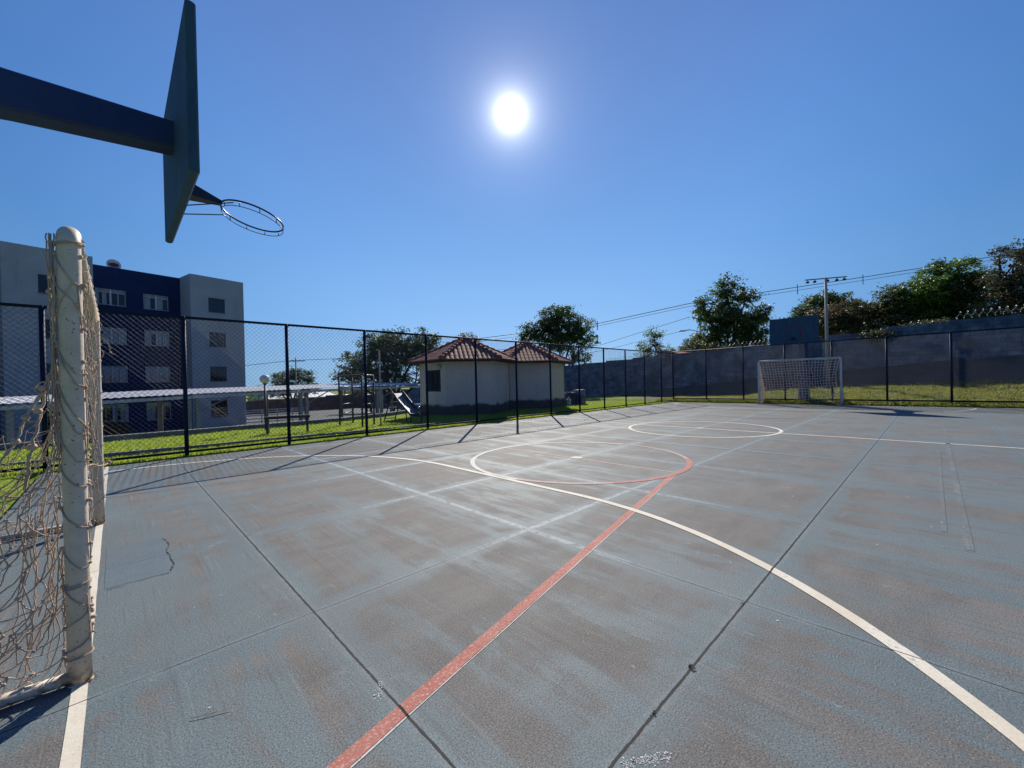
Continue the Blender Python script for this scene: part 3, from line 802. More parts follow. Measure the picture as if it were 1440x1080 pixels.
tag(mb.build('car_park_kerb', M['kerb']), 'raised concrete kerb edging the car park at the back of the grass', 'kerb')

# ------------------------------------------------------------------ hexagonal kiosks
def hexpts(c, r, a0, z): return [(c[0]+r*cos(R(a0+60*k)), c[1]+r*sin(R(a0+60*k)), z) for k in range(6)]
def kiosk(label, c, a0, win_face=None, eave=2.33, apex=3.42, RW=2.0, RO=2.47):
    t = thing('kiosk', label, 'kiosk', (c[0], c[1], 0))
    o0 = (0, 0)
    w = MB(); A = hexpts(o0, RW, a0, -.3); B = hexpts(o0, RW, a0, eave+.12)
    hole = None
    for k in range(6):
        a, b = Vector(A[k]), Vector(A[(k+1) % 6]); d = b-a; up = Vector((0, 0, eave+.42))
        if k == win_face:
            u0, u1, v0, v1 = .22, .80, 1.30, 2.22
            def P(u, v): return a+d*u+Vector((0, 0, v))
            for (ua, ub, va, vb) in ((0, u0, 0, eave+.42), (u1, 1, 0, eave+.42), (u0, u1, 0, v0), (u0, u1, v1, eave+.42)):
                w.quad(P(ua, va), P(ub, va), P(ub, vb), P(ua, vb))
            nin = Vector((-d.y, d.x, 0)).normalized()*.12
            hole = (P(u0, v0), P(u1, v0), P(u1, v1), P(u0, v1), nin, d.normalized())
            q = hole[:4]
            for i in range(4): w.quad(q[i], q[(i+1) % 4], q[(i+1) % 4]+nin, q[i]+nin)
        else: w.quad(a, b, b+up, a+up)
        # corner pilaster strip
        n = (Vector(A[k])).normalized()
        w.tube([Vector(A[k])*.995, Vector(A[k])*.995+Vector((0, 0, eave+.38))], .045, 6, smooth=False)
    w.build('wall', M['plaster'], t)
    # roof deck and clay tiles
    r = MB(); E = hexpts(o0, RO, a0, eave-.02); E2 = hexpts(o0, RO, a0, eave-.10); top = Vector((0, 0, apex-.05))
    for k in range(6):
        r.quad(E2[k], E2[(k+1) % 6], E[(k+1) % 6], E[k], 1); r.tri(E[k], E[(k+1) % 6], top, 1)
    r.f.append(tuple(range(len(r.v), len(r.v)+6))); r.v += [(p[0]*.999, p[1]*.999, eave-.101) for p in E2]; r.m.append(1); r.sm.append(False)
    for k in range(6):
        a, b = Vector(E[k]), Vector(E[(k+1) % 6]); L = (b-a).length; ex = (b-a).normalized(); mid = (a+b)/2
        sl = (top-mid); SL = sl.length; es = sl.normalized(); nr = ex.cross(es).normalized()
        if nr.z < 0: nr = -nr
        ncol = 13; cw = L/ncol
        for i in range(ncol):
            x = -L/2+cw*(i+.5); reach = SL*(1-abs(x)/(L/2))
            s_ = -.06; tl_ = .36
            while s_ < reach-.05:
                e = min(s_+tl_+.06, reach+.02); rr = cw*.46; pr_, nn = [], []
                for q, (ss, lift, sc_) in enumerate(((s_, .005, 1.0), (e, .000, .97))):
                    ring = []
                    for jx in range(6):
                        an = pi*jx/5
                        ring.append(mid+ex*(x+rr*sc_*cos(an)*-1)+es*ss+nr*(lift+.055*sin(an)*sc_+rnd.uniform(-.002, .002)))
                    pr_.append(ring)
                for jx in range(5):
                    r.quad(pr_[0][jx], pr_[0][jx+1], pr_[1][jx+1], pr_[1][jx], 0, True)
                if s_ < 0: r.f.append(tuple(range(len(r.v), len(r.v)+6))); r.v += [tuple(p) for p in pr_[0]]; r.m.append(0); r.sm.append(False)
                s_ += tl_
    for k in range(6):
        a = Vector(E[k]); d = top-a; n = 9
        for i in range(n):
            p0 = a+d*(i/n)+Vector((0, 0, .055)); p1 = a+d*((i+1.12)/n)+Vector((0, 0, .04))
            r.tube([p0, p1], [.085, .068], 8)
    r.blob((0, 0, apex+.0), .12, 0, 8, 5)
    r.build('roof', [M['tile'], M['fascia']], t)
    if hole:
        p0, p1, p2, p3, nin, dd = hole
        f = MB(); fr = nin*.35
        W = (p1-p0).length; H = (p3-p0).length
        def Q(u, v, k=.35): return p0+dd*u+Vector((0, 0, v))+nin*k
        def bar(u0, u1, v0, v1, k0, k1):
            c8 = [Q(u, v, k) for k in (k0, k1) for v in (v0, v1) for u in (u0, u1)]; n = len(f.v); f.v += [tuple(x) for x in c8]
            for q in ((0, 2, 3, 1), (4, 5, 7, 6), (0, 1, 5, 4), (2, 6, 7, 3), (0, 4, 6, 2), (1, 3, 7, 5)): f.f.append(tuple(n+i for i in q)); f.m.append(0); f.sm.append(False)
        bar(0, W, 0, .04, .1, .9); bar(0, W, H-.04, H, .1, .9); bar(0, .04, .04, H-.04, .1, .9); bar(W-.04, W, .04, H-.04, .1, .9)
        wf = f.build('window', M['shutter'], t)
        f = MB(); f.quad(Q(.04, .04, .85), Q(W-.04, .04, .85), Q(W-.04, H-.04, .85), Q(.04, H-.04, .85)); f.build('dark_opening', M['dark'], wf)
        for (ua, ub) in ((.05, W*.34), (W*.66, W-.05)):
            f = MB()
            bar(ua, ua+.025, .05, H-.05, -.1, .5); bar(ub-.025, ub, .05, H-.05, -.1, .5)
            v = .06
            while v < H-.09:
                q = [Q(ua+.03, v, .15), Q(ub-.03, v, .15), Q(ub-.03, v+.045, .5), Q(ua+.03, v+.045, .5)]
                f.quad(*q); v += .068
            f.build('louvre_shutter', M['shutter'], wf)
        # round bulkhead lamp high on the same face
        lp = Q(W*.98, H+.12, -.25); f = MB(); out = -nin.normalized()
        m = Matrix.Translation(lp) @ out.to_track_quat('Z', 'Y').to_matrix().to_4x4()
        f.loft([[(q*cos(2*pi*i/16), q*sin(2*pi*i/16), z) for i in range(16)] for q, z in ((.10, 0), (.11, .03), (.10, .08), (.06, .12), (.02, .13))], 0, True, True, m)
        f.build('wall_lamp', M['jug'], t)
    return t
kiosk('hexagonal beige kiosk with a louvred window and clay tile roof, nearer of the pair', (11.64, 10.66), 29, 2+0)
kiosk('hexagonal beige kiosk without a window, farther of the tiled pair, beside the blue tubs', (15.65, 10.67), 21)

# ------------------------------------------------------------------ playground
def frame_ladder():
    t = thing('climbing_frame', 'dark metal climbing frame with ladder ends on the grass behind the side fence', 'climbing frame', (0, 0, 0))
    P = [(5.47, 9.5), (6.1, 9.95), (5.76, 8.42), (6.36, 8.86)]; H = 1.66
    for p in P:
        m = MB(); m.tube([(p[0], p[1], -.05), (p[0], p[1], H)], .03, 10); m.build('post', M['darkmetal'], t)
    for a, b in ((0, 1), (2, 3), (0, 2), (1, 3)):
        m = MB(); m.tube([(*P[a], H), (*P[b], H)], .026, 8); m.build('top_bar', M['darkmetal'], t)
    for a, b in ((0, 1), (2, 3)):
        for z in (.42, .72, 1.02, 1.3):
            m = MB(); m.tube([(*P[a], z), (*P[b], z)], .017, 8); m.build('rung', M['rust'], t)
    for k in range(1, 4):
        f = k/4; A = Vector((*P[0], H)).lerp(Vector((*P[2], H)), f); B = Vector((*P[1], H)).lerp(Vector((*P[3], H)), f)
        m = MB(); m.tube([A, B], .015, 8); m.build('overhead_bar', M['darkmetal'], t)
frame_ladder()
m = MB(); m.tube([(6.36, 8.38, -.05), (6.36, 8.38, 2.46)], .024, 10); m.tube([(6.36, 8.38, 2.45), (6.36, 8.38, 2.48)], .032, 10)
tag(m.build('metal_pole', M['pole']), 'thin pale metal pole standing at the right corner of the climbing frame', 'pole')
def slide():
    t = thing('slide', 'dark metal playground slide with a rung ladder beside the nearer kiosk', 'slide', (0, 0, 0))
    T = Vector((7.5, 9.35, 1.02)); B = Vector((7.42, 7.95, .27)); side = Vector((B.y-T.y, -(B.x-T.x), 0)).normalized()*.2
    B2 = B+Vector((.24, -.13, -.03))
    m = MB(); c = [T, T.lerp(B, .5)-Vector((0, 0, .03)), B, B2]
    for a, b in zip(c, c[1:]):
        m.quad(a-side, a+side, b+side, b-side); m.quad(a-side-Vector((0, 0, .012)), b-side-Vector((0, 0, .012)), b+side-Vector((0, 0, .012)), a+side-Vector((0, 0, .012)))
    m.build('chute', M['slide'], t)
    for s in (-1, 1):
        m = MB()
        pts = [p+side*s*1.06+Vector((0, 0, .07)) for p in c]; m.tube([T+side*s*1.06+Vector((-.12, .06, .24))]+pts, .024, 8); 
        for a, b in zip(c, c[1:]):
            m.quad(a+side*s*1.03, b+side*s*1.03, b+side*s*1.03+Vector((0, 0, .08)), a+side*s*1.03+Vector((0, 0, .08)))
        m.build('side_rail', M['darkmetal'], t)
        m = MB(); foot = T+Vector((-.28, .16, 0)); m.tube([(foot.x+side.x*s, foot.y+side.y*s, -.05), tuple(T+side*s)], .022, 8); m.build('ladder_leg', M['darkmetal'], t)
        m = MB(); m.tube([(B.x+side.x*s, B.y+side.y*s, -.05), tuple(B+side*s)], .025, 8); m.build('foot', M['darkmetal'], t)
    q = T.lerp(B, .45)
    m = MB(); m.tube([(q.x-.05, q.y-.15, -.05), tuple(q)], .018, 8); m.build('brace', M['darkmetal'], t)
    for k in range(5):
        f = .12+.19*k; foot = T+Vector((-.28, .16, 0)); foot.z = 0
        p = foot.lerp(T, f); m = MB(); m.bevbox(-.2, .2, -.035, .035, -.012, .012, .004, 0, Matrix.Translation(p) @ Matrix.Rotation(math.atan2(side.y, side.x), 4, 'Z')); m.build('step', M['rust'], t)
slide()
def beam():
    t = thing('balance_beam', 'low timber balance beam on splayed legs beyond the side fence', 'balance beam', (3.68, 8.7, 0), math.atan2(-.3, .95))
    m = MB(); m.bevbox(-.58, .58, -.09, .09, .43, .51, .012); m.build('beam', M['wood'], t)
    for sx in (-1, 1):
        for sy in (-1, 1):
            m = MB(); m.loft([[(sx*.5-.03, sy*.21-.03, -.03), (sx*.5+.03, sy*.21-.03, -.03), (sx*.5+.03, sy*.21+.03, -.03), (sx*.5-.03, sy*.21+.03, -.03)],
                              [(sx*.5-.03, sy*.05-.03, .43), (sx*.5+.03, sy*.05-.03, .43), (sx*.5+.03, sy*.05+.03, .43), (sx*.5-.03, sy*.05+.03, .43)]], 0, True, False); m.build('leg', M['wood'], t)
        m = MB(); m.box(sx*.5-.018, sx*.5+.018, -.135, .135, .20, .245); m.build('brace', M['wood'], t)
beam()
def globe_lamp():
    t = thing('garden_lamp', 'garden lamp with a milky white globe on a dark post by the car park kerb', 'lamp', (3.5, 10.34, 0))
    m = MB(); m.tube([(0, 0, -.05), (0, 0, .1), (0, 0, 1.44)], [.05, .032, .028], 10); m.tube([(0, 0, 1.43), (0, 0, 1.48)], .055, 12); m.build('post', M['darkmetal'], t)
    m = MB(); m.blob((0, 0, 1.60), .14, 0, 20, 14); m.build('globe', M['globe'], t)
globe_lamp()

# ------------------------------------------------------------------ blue tubs next to the kiosk
def at_tubs():
    t = thing('water_tub', 'dark blue plastic tub beside the white jerrycan next to the farther kiosk', 'tub', (18.05, 9.75, ground_h(18.05, 9.75)))
    m = MB(); m.loft([[(q*cos(2*pi*i/24), q*sin(2*pi*i/24), z) for i in range(24)] for q, z in ((.30, 0), (.33, .04), (.37, .60), (.40, .61), (.40, .66), (.36, .66), (.33, .58))], 0, True, True); m.build('body', M['bluep'], t)
    m = MB(); m.tube([(.40*cos(2*pi*i/24), .40*sin(2*pi*i/24), .40) for i in range(24)], .015, 6, closed=True); m.build('band', M['bluep'], t)
    c = thing('crate', 'dark blue plastic crate under the pale blue box by the kiosk wall', 'crate', (18.75, 9.55, ground_h(18.7, 9.5)), .25)
    m = MB(); m.bevbox(-.33, .33, -.25, .25, 0, .46, .02); m.build('body', M['bluep'], c)
    for z in (.10, .20, .30):
        m = MB(); m.box(-.335, .335, -.255, .255, z, z+.035); m.build('rib', M['bluep'], c)
    m = MB(); m.bevbox(-.35, .35, -.27, .27, .46, .50, .015); m.build('rim', M['bluep'], c)
    c = thing('storage_box', 'pale blue plastic box sitting on the dark blue crate', 'box', (18.75, 9.55, ground_h(18.7, 9.5)+.50), .15)
    m = MB(); m.bevbox(-.30, .30, -.22, .22, .001, .26, .02); m.build('body', M['lightbluep'], c)
    m = MB(); m.bevbox(-.31, .31, -.23, .23, .26, .31, .015); m.build('lid', M['lightbluep'], c)
    c = thing('jerrycan', 'white plastic jerrycan on the grass in front of the blue tub', 'jerrycan', (17.35, 9.2, ground_h(17.35, 9.2)), .4)
    m = MB(); m.bevbox(-.13, .13, -.10, .10, 0, .36, .03); m.loft([[(.1*cos(2*pi*i/10), .07*sin(2*pi*i/10), .35) for i in range(10)], [(.05*cos(2*pi*i/10), .05*sin(2*pi*i/10), .42) for i in range(10)]]); m.build('body', M['jug'], c)
    m = MB(); m.tube([(.06, 0, .41), (.06, 0, .47)], .03, 10); m.build('cap', M['bluep'], c)
    m = MB(); m.tube([(-.09, 0, .36), (-.09, 0, .44), (.02, 0, .44)], .014, 8); m.build('handle', M['jug'], c)
    c = thing('plank', 'thin plank laid across the top of the dark blue tub', 'plank', (18.0, 9.75, ground_h(18.05, 9.75)+.665), -.5)
    m = MB(); m.bevbox(-.55, .5, -.09, .09, .001, .03, .005)
    m.build('board', M['wood'], c)
at_tubs()

# ------------------------------------------------------------------ apartment block (local x along its face, -y towards the court)
AB = thing('apartment_block', 'four storey apartment block with grey wings and a navy blue middle, beyond the car park', 'building', (6.198, 36.272, 0), R(12.4))
ROWS = [(7.58, 8.72), (4.79, 5.95), (1.99, 3.18), (-.90, .43)]
def facade(mb, s0, s1, z0, z1, y, holes, depth=.14, mi=0):
    xs = sorted({s0, s1, *[h[0] for h in holes], *[h[1] for h in holes]}); zs = sorted({z0, z1, *[h[2] for h in holes], *[h[3] for h in holes]})
    for xa, xb in zip(xs, xs[1:]):
        for za, zb in zip(zs, zs[1:]):
            if any(h[0]-1e-6 <= xa and xb <= h[1]+1e-6 and h[2]-1e-6 <= za and zb <= h[3]+1e-6 for h in holes): continue
            mb.quad((xa, y, za), (xb, y, za), (xb, y, zb), (xa, y, zb), mi)
    for h in holes:
        a, b, c, d = h
        mb.quad((a, y, c), (b, y, c), (b, y+depth, c), (a, y+depth, c), mi); mb.quad((a, y, d), (a, y+depth, d), (b, y+depth, d), (b, y, d), mi)
        mb.quad((a, y, c), (a, y+depth, c), (a, y+depth, d), (a, y, d), mi); mb.quad((b, y, c), (b, y, d), (b, y+depth, d), (b, y+depth, c), mi)
Z0, Z1 = -3.2, 10.38
BACK = 11.0
mb = MB()
wing_holes = lambda a, b: [(a, b, r[0], r[1]) for r in ROWS]
# wings
for s0, s1, wh in ((-1.79, 1.98, [(-.60, .57)]), (-11.03, -7.16, [(-9.60, -8.45)]), (-20.5, -16.6, [(-18.6, -17.5)])):
    hs = [h for w in wh for h in wing_holes(*w)]
    facade(mb, s0, s1, Z0, Z1, 0, hs)
    mb.quad((s0, BACK, Z0), (s0, 0, Z0), (s0, 0, Z1), (s0, BACK, Z1)); mb.quad((s1, 0, Z0), (s1, BACK, Z0), (s1, BACK, Z1), (s1, 0, Z1))
    mb.quad((s0, 0, Z1), (s1, 0, Z1), (s1, .18, Z1), (s0, .18, Z1)); mb.quad((s0, .18, Z1), (s1, .18, Z1), (s1, .18, Z1-.5), (s0, .18, Z1-.5))
    mb.quad((s0, BACK, Z0), (s0, BACK, Z1), (s1, BACK, Z1), (s1, BACK, Z0))
    mb.box(s0-.012, s1+.012, -.012, -.002, 9.28, 9.30)          # thin shadow-gap string course
mb.build('wing_wall', M['greywall'], AB)
MIDW = [(-6.70, -5.08), (-4.07, -2.57)]
for s0, s1, ws in ((-7.16, -1.79, MIDW), (-16.6, -11.03, [(-15.6, -14.1), (-13.3, -11.8)])):
    mb = MB(); hs = [(a, b, r[0], r[1]) for (a, b) in ws for r in ROWS]
    facade(mb, s0+.004, s1-.004, Z0, Z1-.05, 2.0, hs)
    mb.quad((s0, 2.0, Z1-.05), (s1, 2.0, Z1-.05), (s1, 2.18, Z1-.05), (s0, 2.18, Z1-.05))
    mb.build('middle_wall', M['bluewall'], AB)
    mb = MB(); mb.quad((s0, BACK-.01, Z0), (s0, BACK-.01, Z1-.06), (s1, BACK-.01, Z1-.06), (s1, BACK-.01, Z0)); mb.build('back_wall', M['bluewall'], AB)
mb = MB(); mb.box(-20.4, 1.9, 2.3, BACK-.1, 9.75, 9.85); mb.box(-20.3, 1.85, 3.0, 3.1, Z0, 9.7, 1)
mb.build('roof', [M['kerb'], M['dark']], AB)
def window(a, b, z0, z1, y, style, rs):
    f = MB(); t = .035; fm = M['whiteframe'] if style == 'bay' else M['frame']
    y0, y1 = y+.05, y+.10
    def fb(xa, xb, za, zb, ya=y0, yb=y1, mi=0): f.box(xa, xb, ya, yb, za, zb, mi)
    fb(a, b, z0, z0+t); fb(a, b, z1-t, z1); fb(a, a+t, z0+t, z1-t); fb(b-t, b, z0+t, z1-t)
    if style == 'bay':
        zt = z1-.24; fb(a+t, b-t, zt-.02, zt+.015)
        for k in (1, 2, 3):
            x = a+(b-a)*k/4; wd = .05 if k == 2 else .018
            fb(x-wd, x+wd, z0+t, zt-.02)
        fb((a+b)/2-.05, (a+b)/2+.05, zt+.015, z1-t)
    else:
        fb((a+b)/2-.015, (a+b)/2+.015, z0+t, z1-t)
        if rs.random() < .4: fb((a+b)/2+.015, b-t, (z0+z1)/2-.012, (z0+z1)/2+.012)
    w = f.build('window', fm, AB)
    sl = MB(); sl.box(a-.04, b+.04, y-.05, y+.045, z0-.05, z0-.002); sl.build('sill', M['kerb'], w)
    p = MB(); p.quad((a+t, y+.075, z0+t), (b-t, y+.075, z0+t), (b-t, y+.075, z1-t), (a+t, y+.075, z1-t)); p.build('pane', M['glass'], w)
    c = MB(); n = 0
    def drape(xa, xb, za, zb, yy):
        k = max(4, int((xb-xa)/.05)); pr = None
        for i in range(k+1):
            x = xa+(xb-xa)*i/k; q = yy+.018*sin(i*1.9)+rs.uniform(-.004, .004)
            if pr: c.quad((pr[0], pr[1], za), (x, q, za), (x, q, zb), (pr[0], pr[1], zb), 0, True)
            pr = (x, q)
    if style == 'bay':
        for k in range(4):
            if rs.random() < .78:
                xa = a+(b-a)*k/4+.03; xb = a+(b-a)*(k+1)/4-.03
                if rs.random() < .25: xb = xa+(xb-xa)*.55
                drape(xa, xb, z0+.03, z1-.27, y+.16); n += 1
        drape(a+.05, b-.05, z1-.22, z1-.04, y+.15)
    elif rs.random() < .45: drape((a+b)/2+.02, b-.05, z0+.04, z1-.05, y+.17); n += 1
    if n: c.build('curtain', M['curtain'], w)
rs = random.Random(11)
for a, b in ((-.60, .57), (-9.60, -8.45), (-18.6, -17.5)):
    for r in ROWS: window(a, b, r[0], r[1], 0.0, 'plain', rs)
for a, b in MIDW+[(-15.6, -14.1), (-13.3, -11.8)]:
    for r in ROWS: window(a, b, r[0], r[1], 2.0, 'bay', rs)
# satellite dish on the parapet
sd = thing('satellite_dish', 'round satellite dish with a reddish face on the apartment block roof edge', 'dish', AB.matrix_basis @ Vector((-5.5, 2.9, 10.28)), R(12.4))
m = MB(); mt = Matrix.Translation((0, 0, .42)) @ Matrix.Rotation(R(80), 4, 'X')
m.loft([[(q*cos(2*pi*i/24), q*sin(2*pi*i/24), z) for i in range(24)] for q, z in ((.40, .12), (.38, .12), (.22, .04), (.02, 0))], 0, False, True, mt)
m.loft([[(q*cos(2*pi*i/24), q*sin(2*pi*i/24), z) for i in range(24)] for q, z in ((.41, .105), (.24, .02), (.02, -.02))], 0, False, True, mt); m.build('reflector', M['jug'], sd)
m = MB(); m.loft([[(q*cos(2*pi*i/20)*1.2, q*sin(2*pi*i/20)*.6, z) for i in range(20)] for q, z in ((.24, .10), (.02, .08))], 0, True, True, mt); m.build('red_badge', M['redmark'], sd)
m = MB(); m.tube([(0, .05, -.6), (0, .05, .42)], .025, 8); m.build('mast', M['pole'], sd)
# small white air conditioner under a left wing window
AC = thing('air_conditioner', 'small white air conditioner on the left grey wing of the apartment block', 'air conditioner', AB.matrix_basis @ Vector((-8.75, 0, 7.1)), R(12.4))
m = MB(); m.bevbox(-.3, .3, -.28, -.002, -.25, .22, .02); m.build('casing', M['jug'], AC)
m = MB(); m.tube([(.17*cos(2*pi*i/20)-.05, -.29, .17*sin(2*pi*i/20)-.02) for i in range(20)], .012, 6, closed=True)
for k in range(5): m.box(-.2, .1, -.292, -.283, -.14+.06*k, -.125+.06*k)
m.build('grille', M['frame'], AC)

# ------------------------------------------------------------------ carport in front of the block
e = Vector((cos(R(12.4)), sin(R(12.4)), 0)); nn = Vector((-e.y, e.x, 0))     # nn: away from the court
CP0 = Vector((-2.52, 18.1, 0))
CP = thing('carport', 'long low carport with a pale metal roof in front of the apartment block', 'carport', (0, 0, 0))
def zr(s): return lerpt([(-12, .60), (0, .78), (5.3, .93), (10.45, 1.02), (15.6, 1.09), (24, 1.16)], s)
m = MB(); ss = [-12, -6, 0, 5.3, 10.45, 15.6, 20.5]; DP = 4.6
for a, b in zip(ss, ss[1:]):
    n = int((b-a)/.25)
    for i in range(n):
        sa = a+(b-a)*i/n; sb = a+(b-a)*(i+1)/n; sm = (sa+sb)/2
        def Q(s, d, z): 
            p = CP0+e*s+nn*d; return (p.x, p.y, z)
        q = [(sa, 0), (sm, .035), (sb, 0)]
        for (s_a, h_a), (s_b, h_b) in zip(q, q[1:]):
            m.quad(Q(s_a, -.25, zr(s_a)+.20+h_a), Q(s_b, -.25, zr(s_b)+.20+h_b), Q(s_b, DP, zr(s_b)+.40+h_b), Q(s_a, DP, zr(s_a)+.40+h_a), 0, False)
m.build('roof_sheet', M['metalroof'], CP)
m = MB()
for a, b in zip(ss, ss[1:]):
    for d, h0, h1 in ((-.24, .0, .13), (DP-.1, .16, .33)):
        pa, pb = CP0+e*a+nn*d, CP0+e*b+nn*d; o_ = nn*.06
        v8 = [(pa.x, pa.y, zr(a)+h0), (pb.x, pb.y, zr(b)+h0), (pb.x, pb.y, zr(b)+h1), (pa.x, pa.y, zr(a)+h1)]
        w8 = [(x+o_.x, y+o_.y, z) for x, y, z in v8]
        m.quad(*v8); m.quad(*reversed(w8)); m.quad(v8[3], v8[2], w8[2], w8[3]); m.quad(v8[1], v8[0], w8[0], w8[1])
m.build('fascia', M['railwhite'], CP)
for s_ in (-6, 0, 5.3, 10.45, 15.6, 20.2):
    for d, h in ((0, .0), (DP-.4, .15)):
        p = CP0+e*s_+nn*d; zb = ground_h(p.x, p.y)-.2
        for off in ((-.17, .17) if (s_ not in (0, -6) and d == 0) else (0,)):
            m = MB(); q = p+e*off; m.bevbox(-.09, .09, -.09, .09, zb, zr(s_)+h, .012, 0, Matrix.Translation((q.x, q.y, 0)) @ Matrix.Rotation(R(12.4), 4, 'Z')); m.build('post', M['post'], CP)
    pf = CP0+e*s_+nn*.1; pk = CP0+e*s_+nn*(DP-.4)
    m = MB(); m.tube([(pf.x, pf.y, zr(s_)+.06), (pk.x, pk.y, zr(s_)+.24)], .06, 6, smooth=False); m.build('rafter', M['post'], CP)
    m = MB(); pm_ = CP0+e*(s_+1.6)+nn*.1
    m.tube([(pf.x, pf.y, zr(s_)-.75), (pm_.x, pm_.y, zr(s_+1.6)+.02)], .035, 6); m.build('brace', M['post'], CP)

# ------------------------------------------------------------------ cars
def car(label, loc, rz, paint, group='cars in the car park'):
    t = thing('parked_car', label, 'car', loc, rz, group)
    def sec(x, hw, zb, zt, inset=.0):
        return [(x, -hw, zb+.10), (x, -hw*.92, zb), (x, hw*.92, zb), (x, hw, zb+.10), (x, hw*1.0, zt-.16), (x, hw*(.90-inset), zt), (x, -hw*(.90-inset), zt), (x, -hw, zt-.16)]
    b = MB(); b.loft([sec(-2.02, .70, .42, .72), sec(-1.95, .80, .28, .90), (sec(-1.4, .84, .22, .94)), sec(-.6, .85, .20, .92), sec(.5, .85, .20, .90), sec(1.3, .84, .22, .84), sec(1.85, .80, .28, .74), sec(2.0, .68, .40, .62)], 0, True, True)
    bo = b.build('body', paint, t)
    c = MB(); c.loft([[(x, -w, z) for x, z in ()] or [(-1.75, -.74, .90), (.95, -.74, .88), (.95, .74, .88), (-1.75, .74, .90)],
                      [(-1.35, -.64, 1.30), (.28, -.64, 1.32), (.28, .64, 1.32), (-1.35, .64, 1.30)]], 0, False, False); c.build('windows', M['cardark'], t)
    r = MB(); r.loft([[(-1.38, -.65, 1.295), (.30, -.65, 1.315), (.30, .65, 1.315), (-1.38, .65, 1.295)], [(-1.22, -.58, 1.40), (.12, -.58, 1.42), (.12, .58, 1.42), (-1.22, .58, 1.40)]], 0, True, True)
    for sy in (-1, 1):
        r.tube([(.96, sy*.74, .88), (.29, sy*.645, 1.32)], .035, 6); r.tube([(-1.75, sy*.74, .90), (-1.36, sy*.645, 1.30)], .05, 6); r.tube([(-.45, sy*.75, .9), (-.5, sy*.65, 1.31)], .035, 6)
    r.build('roof', paint, t)
    for sx in (-1.25, 1.3):
        for sy in (-1, 1):
            w = MB(); w.tube([(sx, sy*.68, .30), (sx, sy*.86, .30)], .30, 20); wo = w.build('wheel', M['tyre'], t)
            w = MB(); w.tube([(sx, sy*.855, .30), (sx, sy*.872, .30)], .19, 14); w.build('rim', M['chrome'], wo)
    for sy in (-1, 1):
        h = MB(); h.blob((1.90, sy*.58, .64), .13, 0, 10, 6, .6); h.build('headlight', M['lampglass'], t)
        h = MB(); h.bevbox(.62, .78, sy*.85-.06, sy*.85+.06, .92, 1.04, .02); h.build('mirror', paint, t)
    return t
car('white car parked behind the slide, its roof catching the sun', (15.1, 20.9, ground_h(15, 20.5)), R(200), M['carwhite'])
car('dark car under the carport with its bonnet catching the light, behind the near goal post', (-.3, 22.2, ground_h(0, 22)+.02), R(-80), M['cardark'])
# white slatted railing at the back of the car park
RL = thing('railing', 'low white slatted railing at the back of the car park, seen through the climbing frame', 'railing', (9.2, 32.5, ground_h(9, 32)), R(0))
for i in range(5):
    m = MB(); m.box(-2+1.1*i, -1.93+1.1*i, -.03, .03, -.1, 1.25); m.build('post', M['railwhite'], RL)
for z in (.3, .55, .8, 1.05, 1.22):
    m = MB(); m.box(-2, 2.47, .032, .06, z-.04, z+.04); m.build('slat', M['railwhite'], RL)

# ------------------------------------------------------------------ floodlight mast, power poles and cables
FM = thing('floodlight_mast', 'concrete floodlight mast with a crossarm of lamps behind the far fence', 'floodlight', (27.6, -.3, ground_h(27.6, -.3)))
gz = FM.location.z
m = MB(); m.tube([(0, 0, -.3), (0, 0, 6.53-gz)], [.085, .06], 12); m.build('mast', M['pole'], FM)
arm = Matrix.Rotation(R(-62), 4, 'Z')
m = MB(); m.box(-.95, .95, -.02, .02, 6.47-gz, 6.52-gz, 0, arm); m.build('crossarm', M['lampmetal'], FM)
for k in (-.83, -.5, .09, .5, .83):
    m = MB(); mm = arm @ Matrix.Translation((k, 0, 6.38-gz)) @ Matrix.Rotation(R(30), 4, 'X')
    m.bevbox(-.07, .07, -.04, .07, -.07, .03, .012, 0, mm); m.tube([mm @ Vector((0, 0, .05)), arm @ Vector((k, 0, 6.46-gz))], .015, 6); m.build('floodlight', M['lampmetal'], FM)
def upole(label, loc, h, arms, lamp=False):
    t = thing('utility_pole', label, 'utility pole', loc)
    m = MB(); m.tube([(0, 0, -.5), (0, 0, h)], [.14, .08], 10); m.build('pole', M['pole'], t)
    for z, L, a in arms:
        m = MB(); mm = Matrix.Rotation(R(a), 4, 'Z'); m.box(-L, L, -.05, .05, z-.05, z+.05, 0, mm); c = m.build('crossarm', M['wood'], t)
        for k in (-.9, -.3, .45, .9):
            m = MB(); m.tube([mm @ Vector((k*L, 0, z+.05)), mm @ Vector((k*L, 0, z+.22))], .05, 8); m.build('insulator', M['lampmetal'], c)
    if lamp:
        m = MB(); m.tube([(0, 0, h*.60), (-.7, .75, h*.63), (-1.1, 1.2, h*.62)], .035, 6); m.build('lamp_arm', M['lampmetal'], t)
        m = MB(); m.bevbox(-.15, .15, -.35, .35, -.06, .05, .03, 0, Matrix.Translation((-1.3, 1.4, h*.62)) @ Matrix.Rotation(R(43), 4, 'Z')); m.build('lamp_head', M['lampmetal'], t)
    return t
upole('utility pole with two crossarms far away above the carport at the left', (19.2, 60.9, -2.9), 8.6, ((8.1, 1.3, -40), (6.6, 1.2, -40)))
upole('utility pole with a street lamp, half hidden in the tall jagged tree', (45.1, 13.0, 1.0), 8.7, ((8.3, .8, 45),), True)
